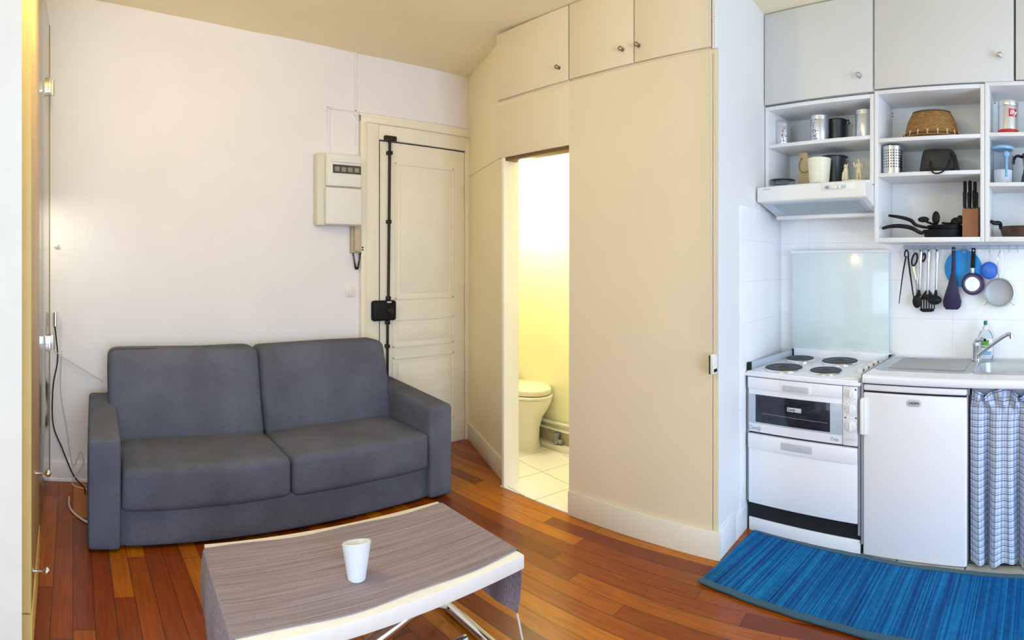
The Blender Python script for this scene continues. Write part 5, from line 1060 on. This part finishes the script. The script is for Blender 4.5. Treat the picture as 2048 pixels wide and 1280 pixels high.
# moka pot
ce = ontop(2062, 2.99, 1.851); t = thing('moka_pot', 'steel stove-top coffee pot with black handle at the right edge', 'coffee pot', ce)
b = NB(); lathe(b, [(0, 0), (0.052, 0), (0.056, 0.01), (0.050, 0.05), (0.042, 0.075), (0.042, 0.085), (0.040, 0.088)], 8); obj('boiler', b, 'darktin', t, world=False, angle=20)
b = NB(); lathe(b, [(0.040, 0.088), (0.040, 0.095), (0.050, 0.165), (0.048, 0.170), (0, 0.170)], 8); obj('upper_pot', b, 'steel', t, world=False, angle=20)
b = NB(); lathe(b, [(0, 0.192), (0.008, 0.19), (0.008, 0.182), (0.03, 0.176), (0.05, 0.170), (0, 0.170)], 24); obj('lid', b, 'darktin', t, world=False)
b = NB(); tube(b, smooth_path([(-0.046, 0, 0.155), (-0.075, -0.01, 0.16), (-0.092, -0.015, 0.14), (-0.095, -0.015, 0.115)], 6), 0.008, 10); obj('handle', b, 'black', t, world=False)
c = ontop(2045, 2.99, BZ)
t = pan('saucepan', 'brown saucepan with short black handle at the right edge', c, 0.125, 0.058, 'brownpan', 0, [(-0.118, -0.03, 0.048), tuple(place_px(2000, 447, 2.93) - c), tuple(place_px(1988, 446, 2.91) - c), tuple(place_px(1982, 442, 2.895) - c)], 0.0095)

# ------------------------------------------------------------------ rail and hanging tools
RY = 3.135
t = thing('utensil_rail', 'white wall rail with small hooks under the shelves', 'rail', place_px(1930, 490, KY))
ra, rb = place_px(1808, 492, KY), place_px(2084, 490, KY); rz = 1.520
b = NB(); box(b, (ra.x, KY - 0.006, rz - 0.010), (0.35, KY, rz + 0.016), 0.002); obj('strip', b, 'ovenpane', t)
HOOKS = [1813, 1829, 1841, 1857, 1874, 1907, 1929, 1946, 1979, 2000, 2019, 2036]
def hookbm(x):
    X = KY * tan(ang(x)); b = NB(); tube(b, smooth_path([(X, KY - 0.006, rz + 0.006), (X, KY - 0.014, rz + 0.002), (X, KY - 0.015, rz - 0.016), (X, KY - 0.021, rz - 0.027), (X, KY - 0.031, rz - 0.024), (X, KY - 0.034, rz - 0.014)], 5), 0.0022, 6); return b
for x in HOOKS: obj('hook', hookbm(x), 'lightgrey', t)
HG = 'kitchen tools hanging from the rail'
def hang(name, label, x, cat, Y=3.11): return thing(name, label, cat, Vector((Y * tan(ang(x)), Y, rz - 0.02)), 0, HG)
Pt = lambda x, y, Y=3.11: place_px(x, y, Y)
def ribbon(bm, pts, ws, y, th=0.003, bev=0.001):       # flat tapered blade along pixel-space points at depth y
    P = [Pt(a, c, y) for a, c in pts]; L_, R_ = [], []
    for i, p in enumerate(P):
        d = P[min(i + 1, len(P) - 1)] - P[max(i - 1, 0)]; d = Vector((d.x, 0, d.z)).normalized(); n = Vector((-d.z, 0, d.x)); L_.append((p + n * ws[i])); R_.append((p - n * ws[i]))
    plate(bm, [(v.x, v.z) for v in L_ + R_[::-1]], y - th / 2, y + th / 2, bev)
# tongs
t = hang('kitchen_tongs', 'black tongs hanging leftmost on the rail', 1813, 'tongs')
b = NB(); ribbon(b, [(1812, 512), (1806, 545), (1800, 590), (1798, 608)], [0.005, 0.004, 0.003, 0.002], 3.115); ribbon(b, [(1816, 512), (1820, 545), (1825, 580), (1828, 600)], [0.005, 0.005, 0.004, 0.003], 3.113); obj('arms', b, 'black', t)
b = NB(); A_ = Pt(1813, 506, 3.114)
tube(b, smooth_path([A_ + Vector((-0.011, 0, -0.022)), A_ + Vector((-0.010, 0, 0.004)), A_ + Vector((0, 0, 0.017)), A_ + Vector((0.010, 0, 0.004)), A_ + Vector((0.011, 0, -0.022))], 6), 0.0045, 8); obj('hinge', b, 'black', t)
# scissors
t = hang('kitchen_scissors', 'scissors with black oval handles hanging beside the tongs', 1829, 'scissors')
for (cx, cy, rx, rz_) in ((1829, 519, 0.015, 0.036), (1847, 515, 0.010, 0.022)):
    c = Pt(cx, cy, 3.122); b = NB(); tube(b, [(c.x + rx * cos(a) + 0.2 * rz_ * sin(a), 3.122, c.z + rz_ * sin(a)) for a in [2 * pi * k / 28 for k in range(29)]], 0.0052, 8); obj('handle', b, 'black', t)
b = NB(); ribbon(b, [(1827, 532), (1833, 570), (1837, 592)], [0.009, 0.006, 0.001], 3.124); ribbon(b, [(1842, 526), (1834, 560), (1832, 592)], [0.007, 0.006, 0.001], 3.121); obj('blades', b, 'steel', t)
def steel_handle(t, x, xb, yb, Y):
    b = NB(); ribbon(b, [(x, 498), (x, 510), (x - 0.5, 530), (x - 1, 548), (xb, 575), (xb, yb + 4)], [0.0095, 0.011, 0.0075, 0.007, 0.0065, 0.006], Y, 0.0045); obj('handle', b, 'steel', t)
    b = NB(); c = Pt(x, 501, Y); lathe(b, [(0, 0), (0.0045, 0), (0.0045, 0.0006), (0, 0.0006)], 14, FRONT((c.x, Y - 0.0023, c.z))); obj('hanging_hole', b, 'black', t)
t = hang('serving_spoon', 'black serving spoon with steel handle, left of the slotted turner', 1841, 'spoon'); steel_handle(t, 1841, 1838, 585, 3.108)
b = NB(); c = Pt(1834, 603, 3.103); sphere(b, c, 0.034, (0.80, 0.28, 1.12)); ribbon(b, [(1838, 580), (1837, 592)], [0.007, 0.016], 3.106, 0.006); obj('bowl', b, 'black', t)
t = hang('slotted_turner', 'black slotted turner with steel handle between spoon and ladle', 1857, 'turner'); steel_handle(t, 1857, 1855, 585, 3.114)
b = NB(); y = 3.116
def strip(pts): 
    P = [Pt(a, c, y) for a, c in pts]; plate(b, [(p.x, p.z) for p in P], y - 0.002, y + 0.002, 0.0006)
strip([(1852, 580), (1858, 580), (1868, 592), (1869, 599), (1841, 599), (1843, 592)]); strip([(1840, 617), (1869, 617), (1868, 622), (1862, 624), (1846, 624), (1840, 621)])
for k in range(6): x = 1841.5 + k * 5.2; strip([(x, 598), (x + 2.4, 598), (x + 2.2, 618), (x - 0.2, 618)])
obj('blade', b, 'black', t)
t = hang('soup_ladle', 'black ladle with steel handle hanging beside the purple spoon', 1874, 'ladle'); steel_handle(t, 1874, 1872, 583, 3.105)
b = NB(); c = Pt(1869, 600, 3.085); sphere(b, c, 0.042, (1.0, 0.62, 0.66)); ribbon(b, [(1872, 580), (1871, 592)], [0.006, 0.012], 3.104, 0.006); obj('bowl', b, 'black', t)
# blue trivet, purple spoon, small pan
t = hang('blue_trivet', 'bright blue round silicone trivet hanging behind the purple tools', 1929, 'trivet', 3.13)
c = Pt(1926, 537, 3.132); R_ = 0.108
b = NB(); lathe(b, [(0, 0), (R_, 0), (R_ + 0.001, 0.002), (R_, 0.006), (0, 0.006)], 56, FRONT((c.x, 3.135, c.z))); obj('disc', b, 'bluetriv', t)
b = NB(); c2 = Pt(1929, 504, 3.128); lathe(b, [(0.004, 0), (0.008, 0), (0.008, 0.003), (0.004, 0.003)], 20, FRONT((c2.x, 3.130, c2.z))); obj('hanging_ring', b, 'skyblue', t)
t = hang('purple_spoon', 'large dark purple speckled spoon hanging before the blue trivet', 1907, 'spoon')
b = NB(); pts = [(1907, 494), (1907, 515), (1906.5, 545), (1905, 570), (1904.5, 590), (1904.5, 603), (1904, 613), (1904, 619)]; ribbon(b, pts, [0.0095, 0.0100, 0.0125, 0.026, 0.044, 0.054, 0.050, 0.034], 3.095, 0.014, 0.004); obj('blade', b, 'purple', t, angle=50)
b = NB(); c = Pt(1907, 500, 3.087); lathe(b, [(0, 0), (0.005, 0), (0.005, 0.0008), (0, 0.0008)], 14, FRONT((c.x, 3.0879, c.z))); obj('hanging_hole', b, 'grey', t)
t = hang('small_pan', 'small purple pan with black handle and steel base hung over the trivet', 1946, 'pan')
c = Pt(1945, 568, 3.095); R_ = 0.066; b = NB(); lathe(b, [(0, 0.034), (R_ * 0.80, 0.034), (R_ * 0.93, 0.026), (R_, 0.0), (R_ - 0.003, 0.0), (R_ * 0.88, 0.022), (0, 0.026)], 48, FRONT((c.x, 3.115, c.z))); obj('vessel', b, 'purplepan', t)
b = NB(); lathe(b, [(0, 0.0368), (0.040, 0.0368), (0.043, 0.0345), (0.043, 0.033)], 40, FRONT((c.x, 3.115, c.z))); obj('base_disc', b, 'steel', t)
b = NB(); ribbon(b, [(1945.5, 534), (1945, 549)], [0.0115, 0.010], 3.10, 0.012, 0.003); obj('ferrule', b, 'steel', t)
b = NB(); ribbon(b, [(1947, 496), (1947, 510), (1946, 525), (1945.5, 536)], [0.011, 0.012, 0.013, 0.013], 3.098, 0.018, 0.004); obj('handle', b, 'black', t, angle=50)
b = NB(); c = Pt(1947, 501, 3.088); lathe(b, [(0, 0), (0.005, 0), (0.005, 0.0008), (0, 0.0008)], 14, FRONT((c.x, 3.0888, c.z))); obj('hanging_hole', b, 'lightgrey', t)
# blue funnel and sieve
t = hang('blue_strainer', 'small round blue strainer hanging between small pan and sieve', 1979, 'strainer')
c = Pt(1978, 541, 3.11); R_ = 0.047; b = NB(); lathe(b, [(R_, 0), (R_ + 0.003, 0.004), (R_, 0.008), (R_ * 0.82, 0.014), (R_ * 0.80, 0.012), (R_ * 0.45, 0.018), (0, 0.022)], 44, FRONT((c.x, 3.125, c.z))); obj('cup', b, 'bluefunnel', t)
b = NB(); ribbon(b, [(1980, 528), (1979, 523)], [0.008, 0.003], 3.118, 0.006); obj('tab', b, 'bluefunnel', t)
b = NB(); tube(b, [Pt(1979, 524, 3.118), Pt(1979, 500, 3.12)], 0.0012, 5); obj('cord', b, 'lightgrey', t)
t = hang('wire_sieve', 'round wire mesh sieve hanging at the right of the rail', 2000, 'sieve')
c = Pt(1998.5, 585, 3.11); R_ = 0.083; b = NB()
tube(b, [(c.x + R_ * cos(a), 3.105, c.z + R_ * 0.95 * sin(a)) for a in [2 * pi * k / 48 for k in range(49)]], 0.0042, 8); rim = obj('rim', b, 'steel', t)
b = NB(); lathe(b, [(R_ - 0.001, 0), (R_ * 0.92, -0.010), (R_ * 0.7, -0.018), (R_ * 0.4, -0.022), (0, -0.024)], 48, FRONT((c.x, 3.105, c.z)) @ Matrix.Scale(0.95, 4, (0, 1, 0))); bmesh.ops.solidify(b, geom=list(b.faces), thickness=0.0008); obj('mesh_bowl', b, 'mesh', t)
b = NB(); top = Pt(2001, 503, 3.108); bot = Pt(1999, 556, 3.105)
tube(b, smooth_path([bot + Vector((-0.003, 0, -0.008)), bot + Vector((-0.004, 0, 0.01)), bot.lerp(top, 0.3) + Vector((-0.012, 0, 0)), bot.lerp(top, 0.85) + Vector((-0.012, 0, 0)), top, bot.lerp(top, 0.85) + Vector((0.014, 0, 0)), bot.lerp(top, 0.3) + Vector((0.012, 0, 0)), bot + Vector((0.006, 0, 0.01)), bot + Vector((0.005, 0, -0.008))], 5), 0.0022, 6); obj('handle', b, 'chrome', t)
for sx in (-1, 1):
    b = NB(); a = Vector((c.x + sx * R_ * 0.76, 3.105, c.z - R_ * 0.62)); tube(b, smooth_path([a, a + Vector((sx * 0.018, 0, -0.018)), a + Vector((sx * 0.026, 0, -0.014)), a + Vector((sx * 0.008, 0, 0.004))], 4), 0.0022, 6); obj('rest_hook', b, 'chrome', t)
